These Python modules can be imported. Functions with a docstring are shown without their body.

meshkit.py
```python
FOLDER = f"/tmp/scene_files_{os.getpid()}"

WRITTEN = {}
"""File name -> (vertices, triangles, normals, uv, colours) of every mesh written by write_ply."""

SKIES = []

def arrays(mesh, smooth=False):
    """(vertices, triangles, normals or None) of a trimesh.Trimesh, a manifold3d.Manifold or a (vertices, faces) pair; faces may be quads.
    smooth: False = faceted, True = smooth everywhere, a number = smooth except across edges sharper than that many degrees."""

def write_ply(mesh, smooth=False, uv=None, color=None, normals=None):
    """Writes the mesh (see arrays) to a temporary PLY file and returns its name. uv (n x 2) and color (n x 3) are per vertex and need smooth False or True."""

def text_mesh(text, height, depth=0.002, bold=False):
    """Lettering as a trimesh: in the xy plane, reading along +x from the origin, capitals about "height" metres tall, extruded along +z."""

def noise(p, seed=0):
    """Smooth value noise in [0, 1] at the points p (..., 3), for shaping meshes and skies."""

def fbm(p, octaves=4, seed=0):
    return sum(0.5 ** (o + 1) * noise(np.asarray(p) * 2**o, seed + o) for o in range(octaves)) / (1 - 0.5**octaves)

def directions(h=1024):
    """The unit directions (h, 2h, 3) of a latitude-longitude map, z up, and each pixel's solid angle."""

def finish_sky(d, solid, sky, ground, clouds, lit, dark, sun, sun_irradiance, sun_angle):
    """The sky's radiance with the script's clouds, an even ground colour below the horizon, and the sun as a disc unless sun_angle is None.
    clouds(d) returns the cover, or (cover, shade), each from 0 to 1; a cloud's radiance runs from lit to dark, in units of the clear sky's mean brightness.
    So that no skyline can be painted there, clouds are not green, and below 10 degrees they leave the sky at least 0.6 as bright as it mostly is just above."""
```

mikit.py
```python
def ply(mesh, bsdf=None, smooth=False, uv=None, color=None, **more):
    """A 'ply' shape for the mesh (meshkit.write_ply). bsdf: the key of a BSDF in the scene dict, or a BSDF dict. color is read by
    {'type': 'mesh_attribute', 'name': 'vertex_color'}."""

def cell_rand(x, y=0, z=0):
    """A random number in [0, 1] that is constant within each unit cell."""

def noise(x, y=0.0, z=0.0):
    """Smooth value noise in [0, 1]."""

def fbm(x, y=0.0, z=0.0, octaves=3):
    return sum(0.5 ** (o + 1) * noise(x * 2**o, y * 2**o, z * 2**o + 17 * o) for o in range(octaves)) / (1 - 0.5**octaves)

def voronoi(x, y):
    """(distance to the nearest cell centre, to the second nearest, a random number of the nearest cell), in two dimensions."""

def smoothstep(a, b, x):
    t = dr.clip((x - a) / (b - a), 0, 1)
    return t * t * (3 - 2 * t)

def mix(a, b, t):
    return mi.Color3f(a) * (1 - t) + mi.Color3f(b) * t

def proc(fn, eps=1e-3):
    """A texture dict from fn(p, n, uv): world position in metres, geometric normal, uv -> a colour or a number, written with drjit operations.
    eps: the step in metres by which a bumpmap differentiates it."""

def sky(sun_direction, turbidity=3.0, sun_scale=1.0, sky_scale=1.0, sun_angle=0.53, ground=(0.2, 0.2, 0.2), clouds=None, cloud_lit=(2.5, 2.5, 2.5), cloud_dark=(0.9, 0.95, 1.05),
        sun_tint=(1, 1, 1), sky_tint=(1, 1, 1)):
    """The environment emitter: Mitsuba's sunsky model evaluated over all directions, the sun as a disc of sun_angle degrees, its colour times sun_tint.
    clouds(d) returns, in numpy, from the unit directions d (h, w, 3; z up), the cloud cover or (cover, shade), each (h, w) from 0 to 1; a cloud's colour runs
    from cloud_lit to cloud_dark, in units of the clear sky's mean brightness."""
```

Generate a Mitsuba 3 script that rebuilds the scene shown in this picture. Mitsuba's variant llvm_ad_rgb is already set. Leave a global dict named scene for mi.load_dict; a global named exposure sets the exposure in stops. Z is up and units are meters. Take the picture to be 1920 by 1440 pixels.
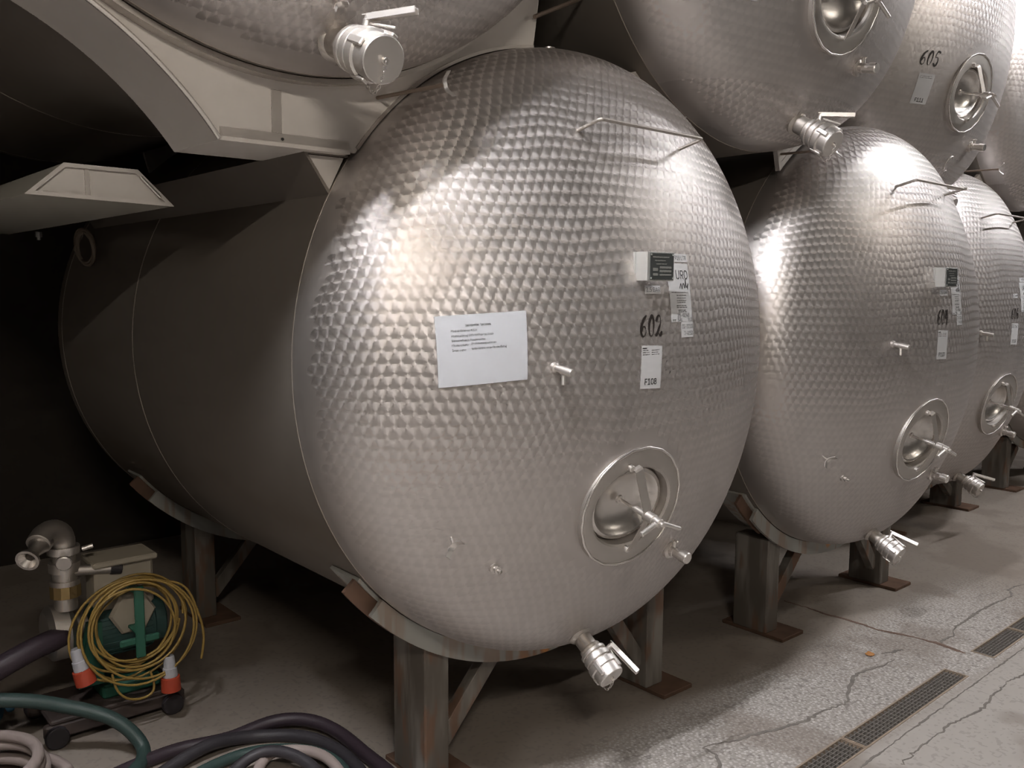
import math, random
import numpy as np, trimesh, drjit as dr, mitsuba as mi
import mikit, meshkit
from shapely.geometry import Polygon, LineString, Point, box as sbox
from shapely.ops import unary_union
from shapely import affinity
import manifold3d as m3

T = mi.ScalarTransform4f
rng = np.random.default_rng(7)
random.seed(7)
scene, labels = {}, {}

# ------------------------------------------------------------------ camera
F, YAW, PIT, ROL = 1684.87, 0.7131, 0.10879, 0.00525
CAM = np.array([-2.3858, -2.5320, 1.8502])
fw = np.array([math.sin(YAW) * math.cos(PIT), math.cos(YAW) * math.cos(PIT), -math.sin(PIT)])
rt = np.array([math.cos(YAW), -math.sin(YAW), 0.0])
up = np.cross(rt, fw)
up2 = -rt * math.sin(ROL) + up * math.cos(ROL)
scene['camera'] = {'type': 'perspective', 'fov': 2 * math.degrees(math.atan(960 / F)), 'fov_axis': 'x',
                   'to_world': T().look_at(origin=CAM.tolist(), target=(CAM + fw).tolist(), up=up2.tolist()),
                   'near_clip': 0.05, 'far_clip': 100.0}
exposure = 2.55

# ------------------------------------------------------------------ lights (fluorescent tubes and lamps over the aisle)
COOL, WARM = (1.0, 0.985, 0.995), (1.0, 0.90, 0.78)
TUBES = [  # x0, x1, y, z, radiance, colour
    (-3.0, -1.5, -1.25, 4.75, 190.0, COOL), (4.5, 6.0, -1.65, 4.9, 85.0, COOL), (10.5, 12.0, -1.65, 4.9, 120.0, COOL),
    (-3.4, -2.4, -3.9, 3.7, 88.0, WARM), (3.6, 4.8, -3.2, 4.2, 25.0, WARM)]

# ------------------------------------------------------------------ small helpers
def rgb(*c): return {'type': 'rgb', 'value': list(c)}
def norm(v): v = np.asarray(v, float); return v / np.linalg.norm(v)
def frame(d, hint=(0, 0, 1)):
    d = norm(d); h = np.asarray(hint, float)
    if abs(d @ norm(h)) > 0.98: h = np.array([1.0, 0, 0])
    u = norm(np.cross(h, d)); return u, np.cross(d, u), d
def put(key, mesh, mat, smooth=False, kind=None, label=None, to=None, **kw):
    if isinstance(mesh, dict): d = dict(mesh)
    else: d = mikit.ply(mesh, mat, smooth=smooth, **kw)
    if to is not None: d['to_world'] = to
    k, i = key, 0
    while k in scene:
        i += 1; k = f'{key}_{i:03d}'
    scene[k] = d
    p = {}
    if kind: p['kind'] = kind
    if label: p['label'] = label
    if p: labels[k] = p
    return k
used = set()
def thing(name, label, category, group=None):
    k, i = name, 0
    while k in used or k in scene:
        i += 1; k = f'{name}_{i:03d}'
    used.add(k)
    labels[k] = {'label': label, 'category': category}
    if group: labels[k]['group'] = group
    return k
def struct(name, mesh, mat, **kw):
    put(name, mesh, mat, kind='structure', **kw)
def cat(*ms): return trimesh.util.concatenate(list(ms))
def bx(lo, hi, b=0.0):
    lo, hi = np.minimum(lo, hi).astype(float), np.maximum(lo, hi).astype(float)
    if b <= 0:
        return trimesh.creation.box(bounds=[lo, hi])
    b = min(b, 0.45 * (hi - lo).min()); pts = []
    for sx in (0, 1):
        for sy in (0, 1):
            for sz in (0, 1):
                s = np.array([sx, sy, sz]); c = np.where(s, hi, lo); inn = np.where(s, -b, b)
                for k in range(3):
                    q = c + inn; q[k] = c[k]; pts.append(q)
    return trimesh.convex.convex_hull(np.array(pts))
def moved(m, R=None, t=(0, 0, 0)):
    m = m.copy(); M = np.eye(4)
    if R is not None: M[:3, :3] = R
    M[:3, 3] = t; m.apply_transform(M); return m
def rot(axis, deg): return trimesh.transformations.rotation_matrix(math.radians(deg), axis)[:3, :3]
def tube(path, r, n=12, closed=False, cap=True):
    P = np.asarray(path, float); N = len(P)
    if closed: tan = np.roll(P, -1, 0) - np.roll(P, 1, 0)
    else: tan = np.gradient(P, axis=0)
    tan /= np.linalg.norm(tan, axis=1, keepdims=True) + 1e-12
    r = np.broadcast_to(np.asarray(r, float), (N,))
    u = frame(tan[0])[0]; V = []
    a = np.linspace(0, 2 * np.pi, n, endpoint=False)
    for i in range(N):
        u = u - tan[i] * (u @ tan[i]); u = u / (np.linalg.norm(u) + 1e-12); v = np.cross(tan[i], u)
        V.append(P[i] + r[i] * (np.cos(a)[:, None] * u + np.sin(a)[:, None] * v))
    V = np.vstack(V); Fc = []
    for i in range(N if closed else N - 1):
        j = (i + 1) % N
        for k in range(n):
            l = (k + 1) % n
            Fc += [[i * n + k, i * n + l, j * n + l], [i * n + k, j * n + l, j * n + k]]
    if not closed and cap:
        V = np.vstack([V, P[0], P[-1]]); c0, c1 = len(V) - 2, len(V) - 1
        for k in range(n):
            l = (k + 1) % n
            Fc += [[c0, l, k], [c1, (N - 1) * n + k, (N - 1) * n + l]]
    return trimesh.Trimesh(V, Fc, process=False)
def rounded(path, rad, n=5):
    """polyline with its inner corners rounded"""
    P = [np.asarray(p, float) for p in path]; out = [P[0]]
    for i in range(1, len(P) - 1):
        a, b, c = P[i - 1], P[i], P[i + 1]
        r = min(rad, 0.45 * np.linalg.norm(a - b), 0.45 * np.linalg.norm(c - b))
        p, q = b + norm(a - b) * r, b + norm(c - b) * r
        for t in np.linspace(0, 1, n): out.append((1 - t) ** 2 * p + 2 * t * (1 - t) * b + t * t * q)
    return np.array(out + [P[-1]])
def spline(path, n=60, closed=False):
    from scipy.interpolate import CubicSpline
    P = np.asarray(path, float)
    if closed: P = np.vstack([P, P[:1]])
    s = np.r_[0, np.cumsum(np.linalg.norm(np.diff(P, axis=0), axis=1))]
    cs = CubicSpline(s, P, bc_type='periodic' if closed else 'natural')
    return cs(np.linspace(0, s[-1], n, endpoint=not closed))
def lathe(profile, o, d, n=32, hint=(0, 0, 1), squash=1.0):
    """profile [(s along axis, r)], from origin o along d"""
    u, v, d = frame(d, hint); o = np.asarray(o, float)
    pr = np.asarray(profile, float); a = np.linspace(0, 2 * np.pi, n, endpoint=False)
    V, Fc = [], []
    for s, r in pr: V.append(o + d * s + max(r, 1e-5) * (np.cos(a)[:, None] * u * squash + np.sin(a)[:, None] * v))
    V = np.vstack(V)
    for i in range(len(pr) - 1):
        for k in range(n):
            l = (k + 1) % n
            Fc += [[i * n + k, i * n + l, (i + 1) * n + l], [i * n + k, (i + 1) * n + l, (i + 1) * n + k]]
    m = trimesh.Trimesh(V, Fc, process=False)
    return m
def cyl(a, b, r, n=16, bev=0.0):
    a, b = np.asarray(a, float), np.asarray(b, float); L = np.linalg.norm(b - a)
    if bev > 0: pr = [(0, 0), (0, r - bev), (bev, r), (L - bev, r), (L, r - bev), (L, 0)]
    else: pr = [(0, 0), (0, r), (L, r), (L, 0)]
    return lathe(pr, a, b - a, n)
def prism_y(poly, y0, y1):
    """shapely polygon in (x,z) extruded along y"""
    ms = []
    for g in getattr(poly, 'geoms', [poly]):
        m = trimesh.creation.extrude_polygon(g, y1 - y0, engine='earcut')
        v = m.vertices.copy(); m.vertices = np.stack([v[:, 0], y1 - v[:, 2], v[:, 1]], 1)
        ms.append(m)
    m = cat(*ms); return m
def bar(a, b, w, h, hint=(0, 0, 1), bev=0.003):
    a, b = np.asarray(a, float), np.asarray(b, float)
    u, v, d = frame(b - a, hint); L = np.linalg.norm(b - a)
    m = bx((-w / 2, -h / 2, 0), (w / 2, h / 2, L), bev)
    return moved(m, np.stack([u, v, d], 1), a)
def strip(path, w, t, hint):
    """a flat bent strip: width w along hint, thickness t"""
    P = np.asarray(path, float); h = norm(hint); tan = np.gradient(P, axis=0); tan /= np.linalg.norm(tan, axis=1, keepdims=True)
    V = []
    for p, d in zip(P, tan):
        nrm = norm(np.cross(d, h)); hh = h
        V += [p + hh * w / 2 + nrm * t / 2, p - hh * w / 2 + nrm * t / 2, p - hh * w / 2 - nrm * t / 2, p + hh * w / 2 - nrm * t / 2]
    Fc = []
    for i in range(len(P) - 1):
        for k in range(4):
            l = (k + 1) % 4; a, b, c, d_ = i * 4 + k, i * 4 + l, (i + 1) * 4 + l, (i + 1) * 4 + k
            Fc += [[a, b, c], [a, c, d_]]
    n = (len(P) - 1) * 4
    Fc += [[0, 2, 1], [0, 3, 2], [n, n + 1, n + 2], [n, n + 2, n + 3]]
    m = trimesh.Trimesh(np.array(V), Fc, process=False); m.fix_normals(); return m
def chain(path, pitch=0.012, r=0.0013):
    P = np.asarray(path, float); s = np.r_[0, np.cumsum(np.linalg.norm(np.diff(P, axis=0), axis=1))]
    n = max(2, int(s[-1] / pitch)); q = np.linspace(0, s[-1], n + 1)
    C = np.stack([np.interp(q, s, P[:, k]) for k in range(3)], 1); ms = []
    a = np.linspace(0, 2 * np.pi, 10, endpoint=False)
    for i in range(n):
        d = norm(C[i + 1] - C[i]); u, v, _ = frame(d, (0.3, 0.2, 1)); w = u if i % 2 else v
        c = (C[i] + C[i + 1]) / 2
        ms.append(tube(c + np.cos(a)[:, None] * d * pitch * 0.66 + np.sin(a)[:, None] * w * pitch * 0.36, r, 5, closed=True))
    return cat(*ms)

# ------------------------------------------------------------------ materials
noise, fbm, smoothstep, mix, voronoi = mikit.noise, mikit.fbm, mikit.smoothstep, mikit.mix, mikit.voronoi
def mat(name, d): scene[name] = d
STEEL = (0.70, 0.655, 0.615)
def steel_dirt(p, n, uv):
    t = fbm(p.x * 2.2, p.y * 2.2, p.z * 2.2, octaves=4)
    s = smoothstep(0.60, 0.80, fbm(p.x * 5 + 9, p.y * 5, p.z * 3, octaves=3)) * 0.35
    return mix((0.73, 0.695, 0.68), (0.61, 0.575, 0.56), t) * (1 - s * 0.35)
def swirl_wear(p):                        # the pattern is rubbed smooth on the lower third of every front
    z = p.z - dr.select(p.z > 2.66, 3.5837, 1.5837)
    return smoothstep(-0.42, -0.10, z + 0.22 * (fbm(p.x * 2.1, p.y * 2, p.z * 2.1, octaves=3) - 0.5))
def swirl_u(p, n, uv): return dr.lerp(mi.Float(0.25), mi.Float(0.165), swirl_wear(p))
def swirl_v(p, n, uv): return dr.lerp(mi.Float(0.28), mi.Float(0.30), swirl_wear(p))
mat('steel_swirl', {'type': 'twosided', 'bsdf': {'type': 'blendbsdf', 'weight': 0.14,
    'a': {'type': 'roughconductor', 'material': 'none', 'distribution': 'ggx', 'alpha_u': mikit.proc(swirl_u), 'alpha_v': mikit.proc(swirl_v), 'specular_reflectance': mikit.proc(steel_dirt)},
    'b': {'type': 'diffuse', 'reflectance': rgb(0.36, 0.33, 0.31)}}})
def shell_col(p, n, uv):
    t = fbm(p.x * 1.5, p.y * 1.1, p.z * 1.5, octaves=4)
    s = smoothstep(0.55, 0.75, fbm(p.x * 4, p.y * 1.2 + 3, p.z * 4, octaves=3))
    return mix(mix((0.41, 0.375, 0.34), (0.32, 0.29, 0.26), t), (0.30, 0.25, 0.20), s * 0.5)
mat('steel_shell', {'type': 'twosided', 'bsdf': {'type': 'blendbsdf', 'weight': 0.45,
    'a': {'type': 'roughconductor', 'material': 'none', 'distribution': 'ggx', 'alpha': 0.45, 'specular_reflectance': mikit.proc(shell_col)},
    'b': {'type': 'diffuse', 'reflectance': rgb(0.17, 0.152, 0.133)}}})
mat('steel_brushed', {'type': 'twosided', 'bsdf': {'type': 'roughconductor', 'material': 'none', 'distribution': 'ggx', 'alpha': 0.28, 'specular_reflectance': rgb(0.66, 0.62, 0.58)}})
mat('steel_polished', {'type': 'twosided', 'bsdf': {'type': 'roughconductor', 'material': 'none', 'distribution': 'ggx', 'alpha': 0.14, 'specular_reflectance': rgb(0.80, 0.77, 0.74)}})
mat('steel_bright', {'type': 'twosided', 'bsdf': {'type': 'roughconductor', 'material': 'none', 'distribution': 'ggx', 'alpha': 0.22, 'specular_reflectance': rgb(0.86, 0.83, 0.80)}})
def plate_col(p, n, uv):
    t = fbm(p.x * 3, p.y * 3, p.z * 1.4, octaves=4)
    return mix((0.66, 0.63, 0.60), (0.54, 0.51, 0.48), t)
mat('plate_steel', {'type': 'twosided', 'bsdf': {'type': 'principled', 'base_color': mikit.proc(plate_col), 'metallic': 0.1, 'roughness': 0.5, 'specular': 0.5}})
mat('weld', {'type': 'twosided', 'bsdf': {'type': 'principled', 'base_color': rgb(0.40, 0.36, 0.32), 'metallic': 0.7, 'roughness': 0.4}})
def galv_rust(p, n, uv):
    a = fbm(p.x * 7, p.y * 5, p.z * 2.2, octaves=4)
    st = smoothstep(0.50, 0.66, fbm(p.x * 26, p.y * 20, p.z * 3.0, octaves=3))
    c = mix((0.36, 0.37, 0.35), (0.24, 0.235, 0.215), a)
    xr = p.x - 2.2163 * dr.floor((p.x + 1.1) / 2.2163)
    z = smoothstep(-0.35, 0.05, xr)
    c = mix(c, (0.23, 0.11, 0.05), st * (0.40 + 0.55 * z))
    o = smoothstep(0.52, 0.7, fbm(p.x * 17 + 5, p.y * 9, p.z * 12, octaves=3)) * smoothstep(-0.2, 0.0, xr)
    return mix(c, (0.46, 0.20, 0.06), o * 0.85)
mat('galvanised_rust', {'type': 'twosided', 'bsdf': {'type': 'principled', 'base_color': mikit.proc(galv_rust), 'metallic': 0.1, 'roughness': 0.65, 'specular': 0.3}})
def leg_col(p, n, uv):
    a = fbm(p.x * 14, p.y * 14, p.z * 2.0, octaves=4)
    b = smoothstep(0.52, 0.7, fbm(p.x * 22, p.y * 22, p.z * 5 + 7, octaves=3))
    return mix(mix((0.11, 0.097, 0.082), (0.21, 0.195, 0.175), smoothstep(0.4, 0.7, a)), (0.16, 0.08, 0.045), b * 0.7)
mat('old_paint', {'type': 'twosided', 'bsdf': {'type': 'principled', 'base_color': mikit.proc(leg_col), 'roughness': 0.7, 'specular': 0.3}})
def rust_col(p, n, uv):
    a = fbm(p.x * 15, p.y * 15, p.z * 15, octaves=4)
    return mix((0.155, 0.092, 0.062), (0.08, 0.053, 0.04), a)
mat('rust', {'type': 'twosided', 'bsdf': {'type': 'principled', 'base_color': mikit.proc(rust_col), 'roughness': 0.8, 'specular': 0.2}})
def plain(name, c, rough=0.5, metal=0.0, spec=0.5):
    mat(name, {'type': 'twosided', 'bsdf': {'type': 'principled', 'base_color': rgb(*c), 'roughness': rough, 'metallic': metal, 'specular': spec}})
mat('steel_ring', {'type': 'twosided', 'bsdf': {'type': 'roughconductor', 'material': 'none', 'distribution': 'ggx', 'alpha': 0.30, 'specular_reflectance': rgb(0.60, 0.57, 0.54)}})
mat('steel_lid', {'type': 'twosided', 'bsdf': {'type': 'roughconductor', 'material': 'none', 'distribution': 'ggx', 'alpha': 0.13, 'specular_reflectance': rgb(0.74, 0.715, 0.69)}})
plain('paper', (0.50, 0.515, 0.55), 0.45); plain('sticker', (0.55, 0.555, 0.57), 0.5); plain('ink', (0.02, 0.02, 0.02), 0.6)
plain('paint_black', (0.018, 0.014, 0.012), 0.45); plain('plate_dark', (0.09, 0.10, 0.10), 0.35, 0.5); plain('etch', (0.36, 0.37, 0.36), 0.4, 0.5)
plain('zinc', (0.62, 0.63, 0.62), 0.38, 0.6)
plain('yellow_cable', (0.29, 0.19, 0.05), 0.5); plain('red_plastic', (0.40, 0.06, 0.03), 0.4); plain('white_plastic', (0.42, 0.42, 0.45), 0.45)
plain('cream', (0.38, 0.345, 0.28), 0.55); plain('green_paint', (0.02, 0.10, 0.065), 0.5); plain('teal_paint', (0.03, 0.075, 0.07), 0.5)
plain('rubber', (0.030, 0.027, 0.032), 0.55); plain('green_hose', (0.032, 0.058, 0.054), 0.5); plain('blue_hose', (0.04, 0.11, 0.17), 0.45)
plain('pale_hose', (0.30, 0.25, 0.235), 0.5); plain('brass', (0.36, 0.26, 0.12), 0.4, 0.8); plain('dark_iron', (0.06, 0.045, 0.04), 0.6)
plain('grate_steel', (0.27, 0.25, 0.23), 0.5, 0.4); plain('trough', (0.012, 0.012, 0.012), 0.9); plain('leaf', (0.42, 0.20, 0.07), 0.7); plain('purple_rubber', (0.035, 0.024, 0.032), 0.5)
def floor_col(p, n, uv):
    big = fbm(p.x * 0.8 + 3, p.y * 0.9, 0.0, octaves=4)
    c = mix((0.31, 0.272, 0.238), (0.225, 0.195, 0.168), big)
    ag = smoothstep(-0.05, -0.35, p.y) * smoothstep(-0.88, -0.84, p.y) * smoothstep(3.9, 2.6, p.x)   # worn band with the stones laid bare
    d1, d2, w = voronoi(p.x * 62, p.y * 62)
    stone = smoothstep(0.45, 0.25, d1)
    c = mix(c, (0.43, 0.405, 0.38), smoothstep(-0.80, -0.92, p.y) * 0.85)     # the walkway beyond the drain is cast paler
    c = mix(c, (0.38, 0.36, 0.34), ag * 0.7)
    c = mix(c, mix((0.42, 0.39, 0.37), (0.60, 0.58, 0.56), w), stone * ag * 0.8)
    pit = smoothstep(0.70, 0.8, noise(p.x * 75, p.y * 75, 1.0))
    c = mix(c, (0.17, 0.15, 0.14), pit * (0.25 + 0.3 * ag))
    st = smoothstep(0.52, 0.68, fbm(p.x * 2.6, p.y * 2.2, 4.0, octaves=4))
    return mix(c, (0.20, 0.165, 0.14), st * 0.5)
def floor_h(p, n, uv):
    d1, d2, w = voronoi(p.x * 62, p.y * 62)
    return 0.0016 * fbm(p.x * 40, p.y * 40, 0.0, octaves=3) - 0.0007 * smoothstep(0.2, 0.5, d1)
mat('floor_concrete', {'type': 'twosided', 'bsdf': {'type': 'bumpmap', 'arbitrary': mikit.proc(floor_h, 0.002), 'scale': 1.0,
    'bsdf': {'type': 'principled', 'base_color': mikit.proc(floor_col), 'roughness': 0.75, 'specular': 0.3}}})
def crack_col(p, n, uv): return mix((0.17, 0.155, 0.145), (0.25, 0.23, 0.21), fbm(p.x * 30, p.y * 30, 0.0))
mat('crack_fill', {'type': 'twosided', 'bsdf': {'type': 'diffuse', 'reflectance': mikit.proc(crack_col)}})
def joint_col(p, n, uv): return mix((0.12, 0.085, 0.07), (0.24, 0.17, 0.14), fbm(p.x * 25, p.y * 12, 0.0))
mat('joint_fill', {'type': 'twosided', 'bsdf': {'type': 'diffuse', 'reflectance': mikit.proc(joint_col)}})
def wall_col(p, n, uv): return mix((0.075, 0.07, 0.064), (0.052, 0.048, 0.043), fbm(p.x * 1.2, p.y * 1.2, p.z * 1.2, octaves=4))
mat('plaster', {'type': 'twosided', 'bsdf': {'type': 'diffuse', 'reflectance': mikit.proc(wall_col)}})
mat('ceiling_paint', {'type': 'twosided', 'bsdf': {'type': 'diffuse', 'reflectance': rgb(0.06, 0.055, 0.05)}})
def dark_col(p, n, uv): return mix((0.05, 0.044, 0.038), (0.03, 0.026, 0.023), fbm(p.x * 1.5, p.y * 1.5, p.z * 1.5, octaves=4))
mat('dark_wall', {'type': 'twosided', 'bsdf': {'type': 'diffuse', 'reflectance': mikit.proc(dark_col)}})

# ------------------------------------------------------------------ the room
XL, XR, YB, YF, ZC = -6.5, 15.0, 4.0, -5.2, 5.7
DA = 0.022                                   # the drain runs at a slight angle to the tanks
def drain_pt(s, t): return (0.605 + s * math.cos(DA) - t * math.sin(DA), -0.760 + s * math.sin(DA) + t * math.cos(DA))
def drect(s0, s1, t0, t1): return Polygon([drain_pt(s0, t0), drain_pt(s1, t0), drain_pt(s1, t1), drain_pt(s0, t1)])
GR = [(-1.0, 0.352), (0.356, 1.372), (1.69, 2.18), (2.184, 3.2)]
DW0, DW1 = -0.115, 0.0
holes = [drect(GR[0][0], GR[1][1], DW0, DW1), drect(GR[2][0], GR[3][1], DW0, DW1)]
fl = sbox(XL, YF, XR, YB).difference(unary_union(holes))
fm = trimesh.creation.extrude_polygon(fl, 0.02, engine='earcut'); fm.apply_translation([0, 0, -0.02])
struct('floor', fm, 'floor_concrete')
for h in holes:
    wall = h.buffer(0.004, join_style=2).difference(h.buffer(-0.002, join_style=2))
    w_ = trimesh.creation.extrude_polygon(wall, 0.15, engine='earcut'); w_.apply_translation([0, 0, -0.17])
    b_ = trimesh.creation.extrude_polygon(h, 0.01, engine='earcut'); b_.apply_translation([0, 0, -0.175])
    put('floor__drain_channel', cat(w_, b_), 'trough')
struct('ceiling', bx((XL, YF, ZC), (XR, YB, ZC + 0.2)), 'ceiling_paint')
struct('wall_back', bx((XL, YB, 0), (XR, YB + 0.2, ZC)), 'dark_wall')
struct('wall_front', bx((XL, YF - 0.2, 0), (XR, YF, ZC)), 'plaster')
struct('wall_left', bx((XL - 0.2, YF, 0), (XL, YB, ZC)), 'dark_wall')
struct('wall_right', bx((XR, YF, 0), (XR + 0.2, YB, ZC)), 'plaster')

# lamps
for i, (x0, x1, y, z, rad, col) in enumerate(TUBES):
    warm = col is WARM
    k = thing('ceiling_lamp', ('warm' if warm else 'cool white') + f' fluorescent lamp hanging ' + ('over the aisle near the camera', 'over the middle of the aisle', 'over the far end of the aisle', 'by the front wall behind the camera', 'by the front wall opposite tank 604')[i], 'lamp')
    put(k + '__tube', cyl((x0, y, z), (x1, y, z), 0.02, 14), {'type': 'diffuse', 'reflectance': rgb(0.5, 0.5, 0.5)}, smooth=30,
        emitter={'type': 'area', 'radiance': rgb(*[rad * c for c in col])})
    put(k + '__housing', bx((x0 - 0.03, y - 0.06, z + 0.045), (x1 + 0.03, y + 0.06, z + 0.10), 0.01), 'white_plastic')
    put(k + '__hanger', cat(cyl((x0 + 0.2, y, z + 0.095), (x0 + 0.2, y, ZC), 0.008, 8), cyl((x1 - 0.2, y, z + 0.095), (x1 - 0.2, y, ZC), 0.008, 8)), 'zinc')

# floor cracks
def ribbon(path, w0, jitter, seed):
    r = np.random.default_rng(seed); P = np.array(path, float)
    s = np.r_[0, np.cumsum(np.linalg.norm(np.diff(P, axis=0), axis=1))]; n = max(4, int(s[-1] / 0.018)); q = np.linspace(0, s[-1], n)
    C = np.stack([np.interp(q, s, P[:, k]) for k in range(2)], 1) + r.normal(0, jitter, (n, 2))
    w = w0 * (0.35 + 1.3 * meshkit.noise(np.stack([q * 9, q * 0, q * 0 + seed], 1))); w[0] = w[-1] = w0 * 0.15
    poly = unary_union([LineString(C[i:i + 2]).buffer((w[i] + w[i + 1]) / 2, quad_segs=1) for i in range(n - 1)])
    ms = [trimesh.creation.extrude_polygon(g, 0.003, engine='earcut') for g in getattr(poly, 'geoms', [poly])]
    m = cat(*ms); m.apply_translation([0, 0, -0.0016]); return m
CR = [[(0.344, -0.6), (0.451, -0.507), (0.466, -0.424), (0.598, -0.481), (0.7, -0.501), (0.861, -0.555), (0.97, -0.577), (1.119, -0.578), (1.277, -0.608), (1.408, -0.541), (1.552, -0.489), (1.664, -0.492), (1.792, -0.521), (1.901, -0.515)],
      [(1.918, -0.447), (2.056, -0.488)], [(2.287, -0.565), (2.447, -0.571), (2.578, -0.527), (2.768, -0.525), (2.897, -0.507), (3.115, -0.513), (3.354, -0.527), (3.486, -0.467), (3.8, -0.52), (4.4, -0.5)],
      [(0.945, -1.007), (1.023, -1.012), (1.181, -0.997), (1.296, -1.005), (1.436, -0.995), (1.592, -1.017), (1.661, -1.024), (1.853, -1.001), (2.075, -0.99), (2.204, -1.009), (2.7, -0.96)]]
for i, c in enumerate(CR): put('floor__crack', ribbon(c, 0.0062 if i < 3 else 0.0035, 0.0045, 11 + i), 'crack_fill', label='grey filled crack in the concrete')
put('floor__joint', ribbon([(2.22, 0.306), (2.219, 0.128), (2.207, 0.03), (2.223, -0.088), (2.21, -0.276), (2.253, -0.427), (2.273, -0.571), (2.248, -0.708)], 0.009, 0.003, 21), 'joint_fill', label='rusty joint across the floor')
put('floor__joint', ribbon([drain_pt(s, DW0 - 0.05) for s in np.linspace(0.2, 2.4, 8)], 0.0035, 0.002, 22), 'crack_fill', label='thin crack beside the drain')

# drain grates
GL = ['mesh drain grate nearest the camera at the bottom edge of the photo', 'long mesh drain grate in the floor in front of the tanks, whole in view',
      'short mesh drain grate beyond the gap in the drain', 'farthest mesh drain grate, cut by the right edge of the photo']
def grate(s0, s1, lab):
    k = thing('drain_grate', lab, 'grate'); fr, g = [], []
    R = np.array([[math.cos(DA), -math.sin(DA), 0], [math.sin(DA), math.cos(DA), 0], [0, 0, 1]])
    def P(lo, hi, b=0.0):
        m = bx(lo, hi, b); return moved(m, R, (0.605, -0.760, 0))
    w = 0.008
    for a in ((s0, DW0, s1, DW0 + w), (s0, DW1 - w, s1, DW1), (s0, DW0 + w, s0 + w, DW1 - w), (s1 - w, DW0 + w, s1, DW1 - w)):
        fr.append(P((a[0], a[1], -0.03), (a[2], a[3], 0.003)))
    put(k + '__frame', cat(*fr), 'grate_rim')
    for t in np.linspace(DW0 + w, DW1 - w, 7)[1:-1]: g.append(P((s0 + w, t - 0.0012, -0.020), (s1 - w, t + 0.0012, -0.001)))
    for s in np.arange(s0 + w + 0.02, s1 - w, 0.034): g.append(P((s - 0.0016, DW0 + w, -0.020), (s + 0.0016, DW1 - w, -0.0005)))
    put(k + '__grid', cat(*g), 'grate_steel', kind='stuff')
plain('grate_rim', (0.34, 0.27, 0.21), 0.55, 0.2)
for (s0, s1), lab in zip(GR, GL): grate(s0, s1, lab)
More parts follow.
